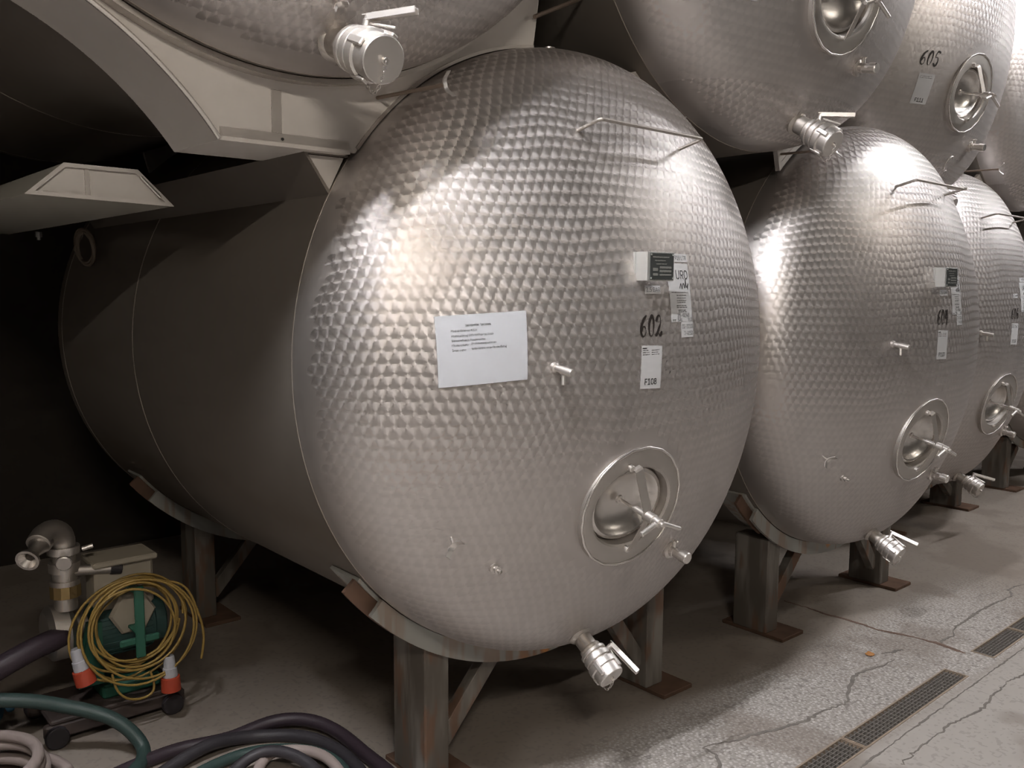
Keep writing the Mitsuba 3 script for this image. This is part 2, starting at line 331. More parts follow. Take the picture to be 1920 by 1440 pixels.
lf = trimesh.creation.icosphere(2, 0.028); lf.vertices *= [1, 0.75, 0.12]; lf.vertices += 0.006 * (meshkit.noise(lf.vertices * 60 + 5)[:, None] - 0.4)
put(thing('dry_leaf', 'small brown dry leaf lying on the concrete floor', 'leaf'), moved(lf, None, (1.856, -0.411, 0.006)), 'leaf', smooth=True)

# ------------------------------------------------------------------ tanks: the shape all share (local: axis along y, rim at y=0, front towards -y)
R, E, FL, RC, RK, LEN = 1.125, 0.973, 0.0425, 1.8173, 0.3059, 2.55
S, ZT = 2.2163, 1.5837
A0 = math.asin((R - RK) / (RC - RK)); YC = FL - (RC - RK) * math.cos(A0)
_t = np.linspace(0, np.pi / 2 - A0, 40); _s = np.linspace(A0, 0, 60)
PROF = np.vstack([[R, 0, 1, 0], np.stack([R - RK + RK * np.cos(_t), FL + RK * np.sin(_t), np.cos(_t), np.sin(_t)], 1),
                  np.stack([RC * np.sin(_s), YC + RC * np.cos(_s), np.sin(_s), np.cos(_s)], 1)[1:]])
_o = np.argsort(PROF[:, 0]); _P = PROF[_o]
def hgt(x, z): return np.interp(np.hypot(np.asarray(x) / E, z), _P[:, 0], _P[:, 1])
def hnrm(x, z):
    rho = np.hypot(np.asarray(x) / E, z) + 1e-9; nr, ny = np.interp(rho, _P[:, 0], _P[:, 2]), np.interp(rho, _P[:, 0], _P[:, 3])
    v = np.stack([nr * x / rho / E / E, -ny, nr * z / rho], -1); return v / np.linalg.norm(v, axis=-1, keepdims=True)
def on_head(x, z, lift=0.0):
    x, z = np.asarray(x, float), np.asarray(z, float)
    return np.stack([x, -hgt(x, z), z], -1) + hnrm(x, z) * (np.asarray(lift)[..., None] if np.ndim(lift) else lift)

PX, PZ, RD = 0.0385, 0.0385, 0.0295
def swirl_template():
    nb = [(PX, 0), (-PX / 2, -PZ), (PX / 2, -PZ)]
    th = np.linspace(0, 2 * np.pi, 24, endpoint=False); rho = np.full(24, RD)
    for cx, cz in nb:                       # first entry of each ray into a later swirl
        b = np.cos(th) * cx + np.sin(th) * cz; disc = b * b - (cx * cx + cz * cz - RD * RD)
        t = np.where((disc > 0) & (b > 0), b - np.sqrt(np.maximum(disc, 0)), 9); rho = np.minimum(rho, t)
    ring = np.stack([rho * np.cos(th), rho * np.sin(th)], 1); V, U, Fc = [], [], []
    for i in range(24):
        j = (i + 1) % 24; a = (th[i] + th[i] + 2 * np.pi / 24) / 2; tg, rd = np.array([-math.sin(a), math.cos(a)]), np.array([math.cos(a), math.sin(a)])
        for p in (np.zeros(2), ring[i], ring[j]): V.append(p); U.append([p @ tg, p @ rd])
        Fc.append([3 * i, 3 * i + 1, 3 * i + 2])
    return np.array(V), np.array(U), np.array(Fc)
SW = swirl_template()
ARC = np.r_[0, np.cumsum(np.hypot(np.diff(_P[:, 0]), np.diff(_P[:, 1])))]      # way along the profile from the middle of the head
def wrap(q):
    a = np.hypot(q[:, 0], q[:, 1]) + 1e-9; r = np.interp(a, ARC, _P[:, 0]); return q[:, 0] * r / a * E, q[:, 1] * r / a
def head_mesh(man, seed):
    r = np.random.default_rng(seed); V, N, U, Fc = [], [], [], []
    # spun base: rings of the head, its grain running round the axis
    rings = np.r_[R, R - RK + RK * np.cos(_t[1:]), np.arange(RC * math.sin(A0), 0.02, -0.024)]; na = 144
    ys = np.r_[0, FL + RK * np.sin(_t[1:]), hgt(0 * rings[len(_t):], rings[len(_t):])]
    a = np.linspace(0, 2 * np.pi, na + 1)
    X = E * rings[:, None] * np.cos(a); Z = rings[:, None] * np.sin(a)
    nr, ny = np.interp(rings, _P[:, 0], _P[:, 2]), np.interp(rings, _P[:, 0], _P[:, 3]); nr[0], ny[0] = 1, 0
    n0 = np.stack([nr[:, None] * np.cos(a) / E, -ny[:, None] + 0 * X, nr[:, None] * np.sin(a)], -1); n0 /= np.linalg.norm(n0, axis=-1, keepdims=True)
    v0 = np.stack([X, -ys[:, None] + 0 * X, Z], -1) - 0.0007 * n0; v0[0] = np.stack([X[0], 0 * X[0], Z[0]], -1)
    u0 = np.stack([a * 1.0 + 0 * X, rings[:, None] + 0 * X], -1)
    k = len(rings); i, j = np.meshgrid(np.arange(k - 1), np.arange(na), indexing='ij'); i, j = i.ravel(), j.ravel()
    q = i * (na + 1) + j; f = np.vstack([np.stack([q, q + na + 1, q + 1], 1), np.stack([q + 1, q + na + 1, q + na + 2], 1)])
    v0, n0, u0 = v0.reshape(-1, 3), n0.reshape(-1, 3), u0.reshape(-1, 2)
    c = v0[f].mean(1); f = f[np.hypot(c[:, 0] - man[0], c[:, 2] - man[1]) > 0.185]
    V.append(v0); N.append(n0); U.append(u0); Fc.append(f); base = len(v0)
    # polishing swirls, row by row, each lying over the ones before it
    tv, tu, tf = SW; C = []
    for row in range(-35, 36):
        for col in range(-35, 36): C.append((col * PX + (PX / 2 if row % 2 else 0), row * PZ))
    C = np.array(C); mx, mz = wrap(C)
    C = C[(np.hypot(C[:, 0], C[:, 1]) < ARC[-1] - 0.17 + r.normal(0, 0.008, len(C))) & (np.hypot(mx - man[0], mz - man[1]) > 0.262)]
    q_ = (C[:, None] + tv[None]).reshape(-1, 2); w3 = np.stack([q_[:, 0] * 5, q_[:, 1] * 5, 0 * q_[:, 0] + seed], 1)
    q_ = q_ + 0.022 * np.stack([meshkit.noise(w3, 1) - 0.5, meshkit.noise(w3 + 40, 2) - 0.5], 1)     # rows are not quite straight
    px_, pz_ = wrap(q_)
    v = on_head(px_, pz_); n = hnrm(px_, pz_)
    tilt = np.repeat(r.normal(0, 0.006, (len(C), 2)), len(tv), 0); n = n + np.stack([tilt[:, 0], 0 * tilt[:, 0], tilt[:, 1]], 1); n /= np.linalg.norm(n, axis=1, keepdims=True)
    V.append(v); N.append(n); U.append(np.tile(tu, (len(C), 1))); ff = (tf[None] + (np.arange(len(C)) * len(tv))[:, None, None]).reshape(-1, 3) + base
    Fc.append(ff[:, ::1])
    V, N, U, Fc = np.vstack(V), np.vstack(N), np.vstack(U), np.vstack(Fc)
    g = np.cross(V[Fc[:, 1]] - V[Fc[:, 0]], V[Fc[:, 2]] - V[Fc[:, 0]]); bad = (g * N[Fc[:, 0]]).sum(1) < 0; Fc[bad] = Fc[bad][:, ::-1]
    path = meshkit.write_ply(trimesh.Trimesh(V, Fc, process=False), uv=U, normals=N)
    return {'type': 'ply', 'filename': path, 'face_normals': False, 'bsdf': {'type': 'ref', 'id': 'steel_swirl'}}
def shell_mesh():
    a = np.linspace(0, 2 * np.pi, 129)[:-1]; V, Fc = [], []
    ys = np.r_[np.linspace(0, LEN, 8), ]
    for y in ys: V.append(np.stack([E * R * np.cos(a), 0 * a + y, R * np.sin(a)], 1))
    rear = PROF[1::6]
    for rr, yy in rear[:, :2]: V.append(np.stack([E * rr * np.cos(a), 0 * a + LEN + yy, rr * np.sin(a)], 1))
    n = len(a); V = np.vstack(V); k = len(V) // n
    for i in range(k - 1):
        j = np.arange(n); l = (j + 1) % n
        Fc += [np.stack([i * n + j, (i + 1) * n + j, (i + 1) * n + l], 1), np.stack([i * n + j, (i + 1) * n + l, i * n + l], 1)]
    m = trimesh.Trimesh(V, np.vstack(Fc), process=False)
    g = m.face_normals; c = m.triangles_center
    if (g[0] @ (c[0] * [1, 0, 1])) < 0: m.invert()
    return m
def ring_mesh(y, r, extra=0.0):
    a = np.linspace(0, 2 * np.pi, 129)[:-1]
    return tube(np.stack([E * (R + extra) * np.cos(a), 0 * a + y, (R + extra) * np.sin(a)], 1), r, 6, closed=True)
SHELL = mikit.ply(shell_mesh(), 'steel_shell', smooth=25)
RIM = mikit.ply(ring_mesh(0.0, 0.0035, -0.0015), 'weld', smooth=True)
SEAM = mikit.ply(ring_mesh(1.46, 0.006, -0.003), 'weld', smooth=True)
SEAM2 = mikit.ply(ring_mesh(LEN, 0.006, -0.003), 'weld', smooth=True)

# ------------------------------------------------------------------ fittings (local to a tank)
def surf(x, z): return on_head(x, z)
def tilt_axis(deg, side=0.0): a = math.radians(deg); return norm([math.sin(math.radians(side)), -math.cos(a), -math.sin(a)])

def rings(profile, o, u, v, d, n=72):
    # profile [(s, ru, rv)]: oval rings
    a = np.linspace(0, 2 * np.pi, n, endpoint=False); V, Fc = [], []
    for s_, ru, rv in profile: V.append(o + d * s_ + max(ru, 1e-5) * np.cos(a)[:, None] * u + max(rv, 1e-5) * np.sin(a)[:, None] * v)
    for i in range(len(profile) - 1):
        for k in range(n):
            l = (k + 1) % n; Fc += [[i * n + k, i * n + l, (i + 1) * n + l], [i * n + k, (i + 1) * n + l, (i + 1) * n + k]]
    return trimesh.Trimesh(np.vstack(V), Fc, process=False)
def manhole(t, to, man, deg, arm=20, sc=1.0):
    c = surf(*man); d = norm(0.82 * hnrm(*map(np.array, man)) + 0.18 * tilt_axis(deg)); u, v, _ = frame(d)
    if u[0] < 0: u, v = -u, -v
    if v[2] < 0: v = -v
    c = c - d * 0.010
    P = lambda a, b, s: c + u * a + v * b + d * s
    m = t + '__manhole'
    ov = lambda L_: [(q[0], q[1] * 1.12, q[1] * 0.90) for q in L_]
    put(m, rings([(-0.03, 0.234, 0.224), (0.006, 0.228, 0.218), (0.010, 0.222, 0.212)] + ov([(0.0125, 0.178), (0.011, 0.166), (0.004, 0.159), (-0.055, 0.156), (-0.055, 0.17)]), c, u, v, d), 'steel_ring', smooth=35, to=to, label='round manhole with a recessed lid')
    a = np.linspace(0, 2 * np.pi, 80, endpoint=False)
    put(m + '__weld_bead', tube(c + d * 0.010 + (1 + 0.006 * np.sin(a * 60))[:, None] * (0.228 * np.cos(a)[:, None] * u + 0.218 * np.sin(a)[:, None] * v), 0.005, 6, closed=True), 'steel_polished', smooth=True, to=to)
    put(m + '__lid', rings(ov([(-0.072, 0.0001), (-0.0715, 0.03), (-0.069, 0.06), (-0.062, 0.09), (-0.048, 0.112), (-0.034, 0.122), (-0.022, 0.128), (-0.017, 0.136), (-0.020, 0.148), (-0.034, 0.1555)]), c, u, v, d), 'steel_lid', smooth=35, to=to, label='dished lid')
    # bent yoke strip from the hinge lug over the hub to the lower lug
    hub = P(0.0, 0.0, 0.088)
    ca, sa = math.cos(math.radians(arm)), math.sin(math.radians(arm))
    top, bot = P(-0.175 * sa + 0.025, 0.165 * ca, 0.022), P(0.175 * sa - 0.045, -0.168 * ca, 0.016)
    put(m + '__yoke', strip(np.array([top - d * 0.004, top + d * 0.012, top * 0.97 + hub * 0.03 + d * 0.014, hub, bot * 0.97 + hub * 0.03 + d * 0.012, bot]), 0.034, 0.004, norm(u * ca + v * sa)), 'steel_brushed', to=to)
    for lug in (cyl(top - d * 0.025 - u * 0.02, top + d * 0.006 - u * 0.02, 0.012, 14, 0.002), cyl(bot - d * 0.02 - u * 0.01, bot + d * 0.012 - u * 0.01, 0.011, 12, 0.002)): put(m + '__hinge_lug', lug, 'steel_bright', smooth=30, to=to)
    put(m + '__spindle', cat(cyl(P(0, 0, -0.058), P(0, 0, -0.048), 0.016, 14), cyl(P(0, 0, -0.055), P(0, 0, 0.03), 0.0065, 14), cyl(P(0, 0, 0.025), P(0, 0, 0.085), 0.011, 16, 0.001), cyl(P(0, 0, 0.072), P(0, 0, 0.118), 0.019, 20, 0.002), cyl(P(0, 0, 0.118), P(0, 0, 0.146), 0.016, 20, 0.002), cyl(P(0, 0, 0.146), P(0, 0, 0.158), 0.009, 14, 0.001)), 'steel_bright', smooth=30, to=to)
    h = P(0, 0, 0.132)
    put(m + '__handle', cat(cyl(h, h + u * 0.122 - v * 0.046, 0.0085, 14, 0.002), cyl(h, h - u * 0.078 - v * 0.030 + d * 0.006, 0.0095, 14, 0.002)), 'steel_bright', smooth=30, to=to)

def valve(t, to, base, deg, L, r, lever=None, root=None, side=0.0, chn=True, pipe=0.66, small=False):
    b = surf(*base); d = tilt_axis(deg, side); u, v, _ = frame(d)
    if u[0] < 0: u, v = -u, -v
    m = t + '__outlet_valve'
    put(m, lathe([(-0.10, r * pipe), (L * 0.30, r * pipe), (L * 0.30, r * 0.78), (L * 0.33, r * 0.80), (L * 0.38, r * 0.72), (L * 0.40, r * 0.72)], b, d, 36), 'steel_brushed', smooth=30, to=to, label='outlet valve with blanking cap')
    put(m + '__collar', lathe([(-0.03, r * pipe + 0.002), (0.0, r * pipe + 0.012), (0.008, r * pipe + 0.006), (0.012, r * pipe)], b, d, 36), 'steel_brushed', smooth=40, to=to)
    body = [(0.38, .70), (0.39, .93), (0.40, .97), (0.45, .97), (0.46, .93), (0.465, .80), (0.50, .80), (0.505, .96), (0.51, 1.0), (0.60, 1.0), (0.61, .96), (0.615, .84), (0.65, .84), (0.655, 1.02), (0.665, 1.06)]
    put(m + '__body', lathe([(s * L, q * r) for s, q in body], b, d, 40), 'steel_bright', smooth=30, to=to)
    cap = [(0.66, 1.0), (0.665, 1.08), (0.78, 1.08), (0.79, 1.02), (0.80, .97), (0.97, .97), (0.99, .95), (1.0, .91), (1.0, 0.0)]
    cm = lathe([(s * L, q * r) for s, q in cap], b, d, 48)
    bits = [cm]
    for k in range(4):
        a = math.pi / 4 + k * math.pi / 2 + 0.3; w = math.cos(a) * u + math.sin(a) * v
        bits.append(bar(b + d * L * 0.67 + w * r * 1.06, b + d * L * 0.93 + w * r * 1.06, r * 0.34, r * 0.16, hint=w))
    put(m + '__cap', cat(*bits), 'steel_bright', smooth=30, to=to, label='round blanking cap')
    f = b + d * L
    put(m + '__cap_knob', cyl(f - d * 0.002, f + d * 0.012, r * 0.14, 14, 0.001), 'steel_polished', smooth=30, to=to)
    if chn:
        e_ = b + d * L * 0.55 - v * r * 1.0 - u * r * 0.2
        if e_[2] > f[2]: pass
        dn = np.array([0, 0, -1.0]); q = np.linspace(0, 1, 24)[:, None]
        p0, p1 = f + d * 0.01, b + d * L * 0.6 + dn * r * 0.96
        path = p0 * (1 - q) + p1 * q + dn * (4 * q * (1 - q)) * r * 0.9
        put(m + '__chain', chain(path), 'steel_polished', smooth=True, to=to)
    if lever is not None:
        rt_ = b + d * L * 0.56 + norm(root) * r * 0.95; w = norm(root); l = norm(lever)
        l = norm(l); k0 = rt_ + w * 0.032
        side_ = norm(np.cross(l, w))
        ln = 0.135 if not small else 0.11
        up_ = norm(np.cross(side_, l))
        a, e_ = k0, k0 + l * ln
        lev = [strip(np.array([a - l * 0.012, a + l * 0.01, e_ - l * 0.02, e_]), 0.025, 0.003, side_),
               strip(np.array([a - up_ * 0.006 + side_ * 0.0115, e_ - up_ * 0.004 + side_ * 0.0115]), 0.016, 0.003, up_),
               strip(np.array([a - up_ * 0.006 - side_ * 0.0115, e_ - up_ * 0.004 - side_ * 0.0115]), 0.016, 0.003, up_)]
        put(m + '__lever', cat(*lev), 'steel_bright', to=to, label='folded sheet lever')
        put(m + '__lever_stem', cat(cyl(rt_ - w * r * 0.2, rt_ + w * 0.022, 0.011, 16, 0.001), bar(rt_ + w * 0.01, k0, 0.020, 0.014, l)), 'steel_bright', smooth=30, to=to)
        put(m + '__latch_rod', cyl(rt_ + w * 0.012 + l * 0.006, rt_ + w * 0.010 + l * 0.085 - w * 0.020, 0.004, 10), 'steel_bright', smooth=30, to=to)

def cock(t, to, base, deg):
    b = surf(*base); d = tilt_axis(deg); m = t + '__sampling_cock'
    put(m, lathe([(-0.03, 0.030), (0.004, 0.034), (0.012, 0.034), (0.016, 0.022), (0.030, 0.022), (0.032, 0.019), (0.058, 0.019), (0.060, 0.0225), (0.090, 0.0225), (0.094, 0.020), (0.094, 0)], b, d, 24), 'steel_polished', smooth=30, to=to, label='short round sampling cock')
    put(m + '__key', cat(cyl(b + d * 0.030 + [0, 0, 0.015], b + d * 0.030 + [0, 0, 0.043], 0.008, 12, 0.001), bar(b + d * 0.018 + [0, 0, 0.042], b + d * 0.046 + [0, 0, 0.044], 0.010, 0.008)), 'steel_polished', smooth=30, to=to)

def tap(t, to, base):
    b = surf(*base); d = tilt_axis(9); m = t + '__tasting_tap'
    put(m, lathe([(-0.01, 0.016), (0.006, 0.016), (0.010, 0.011), (0.030, 0.011), (0.032, 0.013), (0.076, 0.013), (0.080, 0.011), (0.080, 0)], b, d, 20), 'steel_bright', smooth=30, to=to, label='small tasting tap')
    put(m + '__spout', cyl(b + d * 0.040, b + d * 0.044 + np.array([-0.004, 0, -0.044]), 0.006, 12), 'steel_bright', smooth=30, to=to)

def hose_holder(t, to, base, L=0.045, ang=35, name='hose_holder', sz=1.0):
    b = surf(*base); d = hnrm(np.array(base[0]), np.array(base[1])); u, v, _ = frame(d)
    a = math.radians(ang); w = math.cos(a) * u + math.sin(a) * v; n_ = np.cross(d, w)
    e_ = b + d * L; m = t + '__' + name
    put(m, cyl(b - d * 0.01, e_, 0.0042, 10), 'steel_bright', smooth=30, to=to, label='small forked hose holder')
    path = spline([e_ - w * 0.034 * sz + d * 0.026 * sz, e_ - w * 0.026 * sz + d * 0.016 * sz, e_ - w * 0.008 + d * 0.001, e_, e_ + w * 0.008 + d * 0.001, e_ + w * 0.026 * sz + d * 0.016 * sz, e_ + w * 0.034 * sz + d * 0.026 * sz], 22)
    put(m + '__fork', strip(path, 0.019 * sz, 0.003, n_), 'steel_bright', smooth=30, to=to)

def thermowell(t, to, base):
    b = surf(*base); d = tilt_axis(12); m = t + '__probe_socket'
    put(m, lathe([(-0.01, 0.018), (0.003, 0.018), (0.005, 0.010), (0.012, 0.010), (0.013, 0.013), (0.020, 0.013), (0.021, 0.007), (0.034, 0.007), (0.036, 0.004), (0.030, 0.0035), (0.03, 0)], b, d, 12), 'steel_polished', smooth=25, to=to)

def top_handle(t, to, bl, br, out=0.10, lift=0.024):
    a, b = surf(*bl), surf(*br); o = np.array([0, -out, lift])
    put(t + '__handle_rail', tube(rounded([a + [0, 0.01, 0], a, a + o, b + o, b, b + [0, 0.01, 0]], 0.015), 0.0062, 12), 'steel_brushed', smooth=True, to=to, label='bent rod handle rail')

def draped(polys, lift, th, mat_, key, to, label=None):
    """flat shapes in (x,z) laid on the head"""
    ms = []
    for g in (polys if isinstance(polys, list) else [polys]):
        for q in getattr(g, 'geoms', [g]):
            if q.area < 1e-9: continue
            m = trimesh.creation.extrude_polygon(q, 1.0, engine='earcut'); v = m.vertices.copy()
            m.vertices = on_head(v[:, 0], v[:, 1], lift + th * v[:, 2]); ms.append(m)
    m = cat(*ms)
    return put(key, m, mat_, to=to, label=label)
_tc = {}
def text_poly(s, h, bold=False):
    if (s, bold) not in _tc:
        m = meshkit.text_mesh(s, 1.0, 0.2, bold); top = m.triangles[np.abs(m.face_normals[:, 2] - 1) < 1e-3][:, :, :2]
        _tc[(s, bold)] = unary_union([Polygon(q).buffer(1e-5) for q in top if Polygon(q).area > 1e-9]).simplify(0.012)
    return affinity.scale(_tc[(s, bold)], h, h, origin=(0, 0))
def text_at(s, h, x, z, ang=0.0, bold=False, w=None, centre=False):
    g = text_poly(s, h, bold); b = g.bounds
    if w: g = affinity.scale(g, w / (b[2] - b[0]), 1, origin=(0, 0)); b = g.bounds
    if centre: g = affinity.translate(g, -(b[0] + b[2]) / 2, 0)
    return affinity.translate(affinity.rotate(g, ang, origin=(0, 0)), x, z)
def rect(x0, z0, x1, z1): return sbox(x0, z0, x1, z1)
def grid_cells(poly, n=6):
    x0, z0, x1, z1 = poly.bounds; out = []
    for i in range(n):
        for j in range(n):
            c = poly.intersection(sbox(x0 + (x1 - x0) * j / n, z0 + (z1 - z0) * i / n, x0 + (x1 - x0) * (j + 1) / n, z0 + (z1 - z0) * (i + 1) / n))
            if c.area > 0: out.append(c)
    return out
GL_ = {'6': [[(.85, 1.0), (.45, .80), (.15, .45), (.12, .18), (.35, .0), (.68, .05), (.82, .25), (.70, .45), (.40, .45), (.20, .28)]],
       '0': [[(.55, 1.0), (.25, .80), (.12, .40), (.28, .05), (.55, .0), (.80, .28), (.85, .65), (.70, .95), (.50, 1.0)]],
       '2': [[(.12, .78), (.35, .98), (.65, .98), (.78, .75), (.60, .45), (.10, .04)], [(.10, .04), (.50, .10), (.75, .02), (.90, .16)]],
       '4': [[(.30, .95), (.12, .42), (.92, .45)], [(.72, 1.0), (.60, 0.0)]],
       '5': [[(.85, 1.0), (.35, .97), (.25, .58), (.55, .62), (.78, .40), (.65, .08), (.35, .0), (.12, .14)]],
       '3': [[(.15, .9), (.5, 1.0), (.78, .80), (.45, .55), (.80, .30), (.5, .0), (.12, .12)]],
       '1': [[(.3, .75), (.55, 1.0), (.52, 0.0)]], '7': [[(.1, .98), (.85, .98), (.45, 0)]], '8': [[(.5, .52), (.2, .75), (.5, 1.0), (.8, .75), (.5, .52), (.15, .25), (.5, 0), (.85, .25), (.5, .52)]]}
def brush_number(s, x, z, h, w, slant=0.10):
    gs = []
    for i, ch in enumerate(s):
        for st in GL_[ch]:
            P = spline(st, 40) if len(st) > 3 else np.array(st)
            Q = [(x + (i - len(s) / 2) * w + (p[0] + slant * p[1]) * w * 0.86, z + (p[1] - 0.5) * h) for p in P]
            n = len(Q)
            for k in range(n - 1):
                t = k / n; gs.append(LineString(Q[k:k + 2]).buffer(h * (0.052 + 0.033 * math.sin(t * 7 + i)), quad_segs=3))
    return unary_union(gs).simplify(h * 0.006)
def nameplate(t, to, x, z):
    m = t + '__nameplate'; p = surf(x, z); y = p[1]
    put(m, cat(bx((x, y - 0.050, z - 0.047), (x + 0.004, y + 0.012, z + 0.047), 0.001), bx((x, y - 0.054, z - 0.047), (x + 0.134, y - 0.050, z + 0.047), 0.001), bx((x - 0.004, y - 0.004, z - 0.047), (x + 0.02, y + 0.004, z + 0.047), 0.001)), 'zinc', to=to, label='bent sheet bracket with a dark data plate')
    put(m + '__data_plate', bx((x + 0.012, y - 0.056, z - 0.043), (x + 0.130, y - 0.0535, z + 0.043), 0.0008), 'plate_dark', to=to)
    rs = []
    for i, (a, b, zz, hh) in enumerate([(.02, .09, .030, .004), (.03, .075, .019, .003), (.035, .08, .008, .003), (.05, .10, -.003, .007), (.05, .10, -.015, .007), (.05, .10, -.027, .005), (.022, .042, -.010, .010), (.022, .042, -.026, .008)]):
        rs.append(bx((x + a * 1.18, y - 0.0568, z + zz - hh / 2), (x + b * 1.18, y - 0.0558, z + zz + hh / 2)))
    put(m + '__etched_field', cat(*rs), 'etch', to=to)
    put(m + '__rivet', cat(*[cyl((x + a, y - 0.0585, z + b), (x + a, y - 0.054, z + b), 0.003, 8) for a in (.016, .126) for b in (-.038, .038)]), 'zinc', to=to)

def sticker(t, key, to, poly, texts, label, mat_='sticker'):
    k = draped(grid_cells(poly, 5), 0.0010, 0.0006, mat_, t + '__' + key, to, label)
    if texts: draped(texts, 0.0015, 0.0005, 'ink', k + '__print', to)
    return k
def small_lines(x0, x1, zs, h, seed):
    r = np.random.default_rng(seed); out = []
    for z in zs:
        x = x0
        while x < x1 - 0.004:
            w = r.uniform(0.006, 0.014); out.append(rect(x, z, min(x + w, x1), z + h)); x += w + 0.003
    return out

# ------------------------------------------------------------------ one tank
LOW_MAN, UP3_MAN, UP5_MAN = (-0.098, -0.485), (-0.055, -0.585), (-0.060, -0.511)
HEADS = {'low': head_mesh(LOW_MAN, 1), 'up3': head_mesh(UP3_MAN, 2), 'up5': head_mesh(UP5_MAN, 3)}
def tank(off, k, head, label, group=None):
    t = thing('wine_tank', label, 'tank', group)
    to = T().translate([off[0], off[1], ZT + off[2]]).scale(k)
    put(t + '__shell', SHELL, None, to=to, label='dull grey cylindrical shell'); put(t + '__head', HEADS[head], None, to=to, label='domed front with circular polishing marks')
    put(t + '__rim_seam', RIM, None, to=to); put(t + '__weld_seam', SEAM, None, to=to); put(t + '__weld_seam', SEAM2, None, to=to)
    return t, to

def lower_fittings(t, to, lev, num, code, full=True, plate=True, deg=(34, 0.195)):
    manhole(t, to, LOW_MAN, 4)
    valve(t, to, (-0.084, -1.024), deg[0], deg[1], 0.052, lever=lev[0], root=lev[1])
    cock(t, to, (0.216, -0.714), 10); tap(t, to, (-0.474, 0.016))
    hose_holder(t, to, (-0.738, -0.516), 0.045, 50); thermowell(t, to, (-0.583, -0.639))
    top_handle(t, to, (-0.259, 0.772), (0.264, 0.766))
    if plate: nameplate(t, to, -0.146, 0.332)
    if num: draped(brush_number(num, -0.090, 0.137, 0.066, 0.036), 0.0006, 0.0005, 'paint_black', t.replace('__', '') + '__number', to, f'hand-painted black number {num}')
    x0, z0, x1, z1 = -0.143, -0.069, -0.047, 0.074
    tx = [text_at(code, 0.020, (x0 + x1) / 2, z0 + 0.012, 0, True, centre=True, w=0.056)] + small_lines(x0 + 0.008, x0 + 0.040, [z1 - 0.018, z1 - 0.025, z1 - 0.032], 0.0022, 4) + small_lines(x0 + 0.050, x1 - 0.010, [z1 - 0.018, z1 - 0.025, z1 - 0.032], 0.0022, 5) + [rect(x0 + 0.008, z1 - 0.012, x0 + 0.028, z1 - 0.008)]
    sticker(t, 'tank_code_label', to, affinity.skew(rect(x0, z0, x1, z1), 2, -2, origin=(x0, z0)), tx, f'white label reading {code}')
    # long maker's sticker with small printing below the data plate
    X0, X1 = 0.010, 0.130
    body = Polygon([(X0, 0.147), (X1 - 0.004, 0.147), (X1 - 0.006, 0.345), (X0 - 0.005, 0.345)])
    t1 = [text_at('URO', 0.030, 0.048, 0.292, 0, w=0.066)] + [LineString(spline([(0.066, 0.262), (0.074, 0.276), (0.078, 0.260), (0.088, 0.278), (0.094, 0.262), (0.101, 0.292), (0.106, 0.264), (0.114, 0.276), (0.110, 0.258)], 50)).buffer(0.0018)]
    t1 += small_lines(0.02, 0.115, [0.246], 0.002, 7) + small_lines(0.045, 0.098, [0.236, 0.227, 0.218, 0.212], 0.0022, 8) + small_lines(0.042, 0.100, [0.201, 0.195], 0.0025, 9) + small_lines(0.05, 0.095, [0.185, 0.180], 0.0028, 10)
    t1 += [text_at('25-0248', 0.0135, 0.042, 0.163, 0, w=0.066), text_at('SAL', 0.0125, 0.042, 0.1485, 0, w=0.028), text_at('1/2', 0.0125, 0.100, 0.1485, 0, w=0.022)] + small_lines(0.015, 0.034, [0.154, 0.150], 0.002, 12)
    sticker(t, 'maker_sticker', to, body, t1, 'long white maker sticker')
    sticker(t, 'size_sticker', to, rect(X0 + 0.052, 0.094, X1, 0.146), [text_at('DI-2250', 0.0145, X0 + 0.056, 0.124, 0, w=0.060), text_at('T-4150', 0.0145, X0 + 0.066, 0.101, 0, w=0.050)], 'small sticker reading DI-2250 T-4150')
    if full:
        sticker(t, 'volume_sticker', to, rect(0.02, 0.350, 0.126, 0.378), [text_at('900 LTR', 0.015, 0.054, 0.357, 0, w=0.064)], 'small sticker ending in 900 LTR')
        sticker(t, 'pressure_sticker', to, rect(-0.112, 0.242, -0.038, 0.270), [text_at('2.5 BAR', 0.0145, -0.108, 0.249, 0, w=0.066)], 'small sticker reading 2.5 BAR')

n602, to602 = tank((0, 0, 0), 1.0, 'low', 'large steel wine tank with the number 602, nearest in the lower row', 'stainless wine tanks')
lower_fittings(n602, to602, ((0.12, -0.80, -0.52), (0.85, -0.1, 0.5)), '602', 'F108')
put(n602 + '__top_stub', lathe([(-0.02, 0.022), (0.03, 0.022), (0.032, 0.028), (0.046, 0.028), (0.047, 0)], (0.03, 0.06, R - 0.004), (0, 0, 1), 24), 'steel_polished', smooth=30, to=to602)
# V bracket welded along the flank, carrying the saddle above
tri = Polygon([(-1.040, 0.672), (-0.884, 0.672), (-0.952, 0.541)])
put(n602 + '__flank_bracket', cat(prism_y(Polygon([(-1.040, 0.672), (-0.884, 0.672), (-0.884, 0.666), (-1.034, 0.666)]), 0.0, 2.4), prism_y(Polygon([(-1.040, 0.672), (-0.952, 0.541), (-0.944, 0.548), (-1.030, 0.672)]), 0.0, 2.4)), 'steel_shell', to=to602, label='V-shaped bracket along the flank')
put(n602 + '__flank_bracket__end_plate', prism_y(tri.buffer(-0.008), 0.006, 0.012), 'plate_steel', to=to602, label='triangular end plate')
n604, to604 = tank((S, 0.0205, -0.0127), 1.0, 'low', 'steel wine tank with the number 604, second in the lower row', 'stainless wine tanks')
lower_fittings(n604, to604, ((0.25, -0.85, -0.32), (0.45, -0.1, 0.8)), '604', 'F110', deg=(29, 0.182))
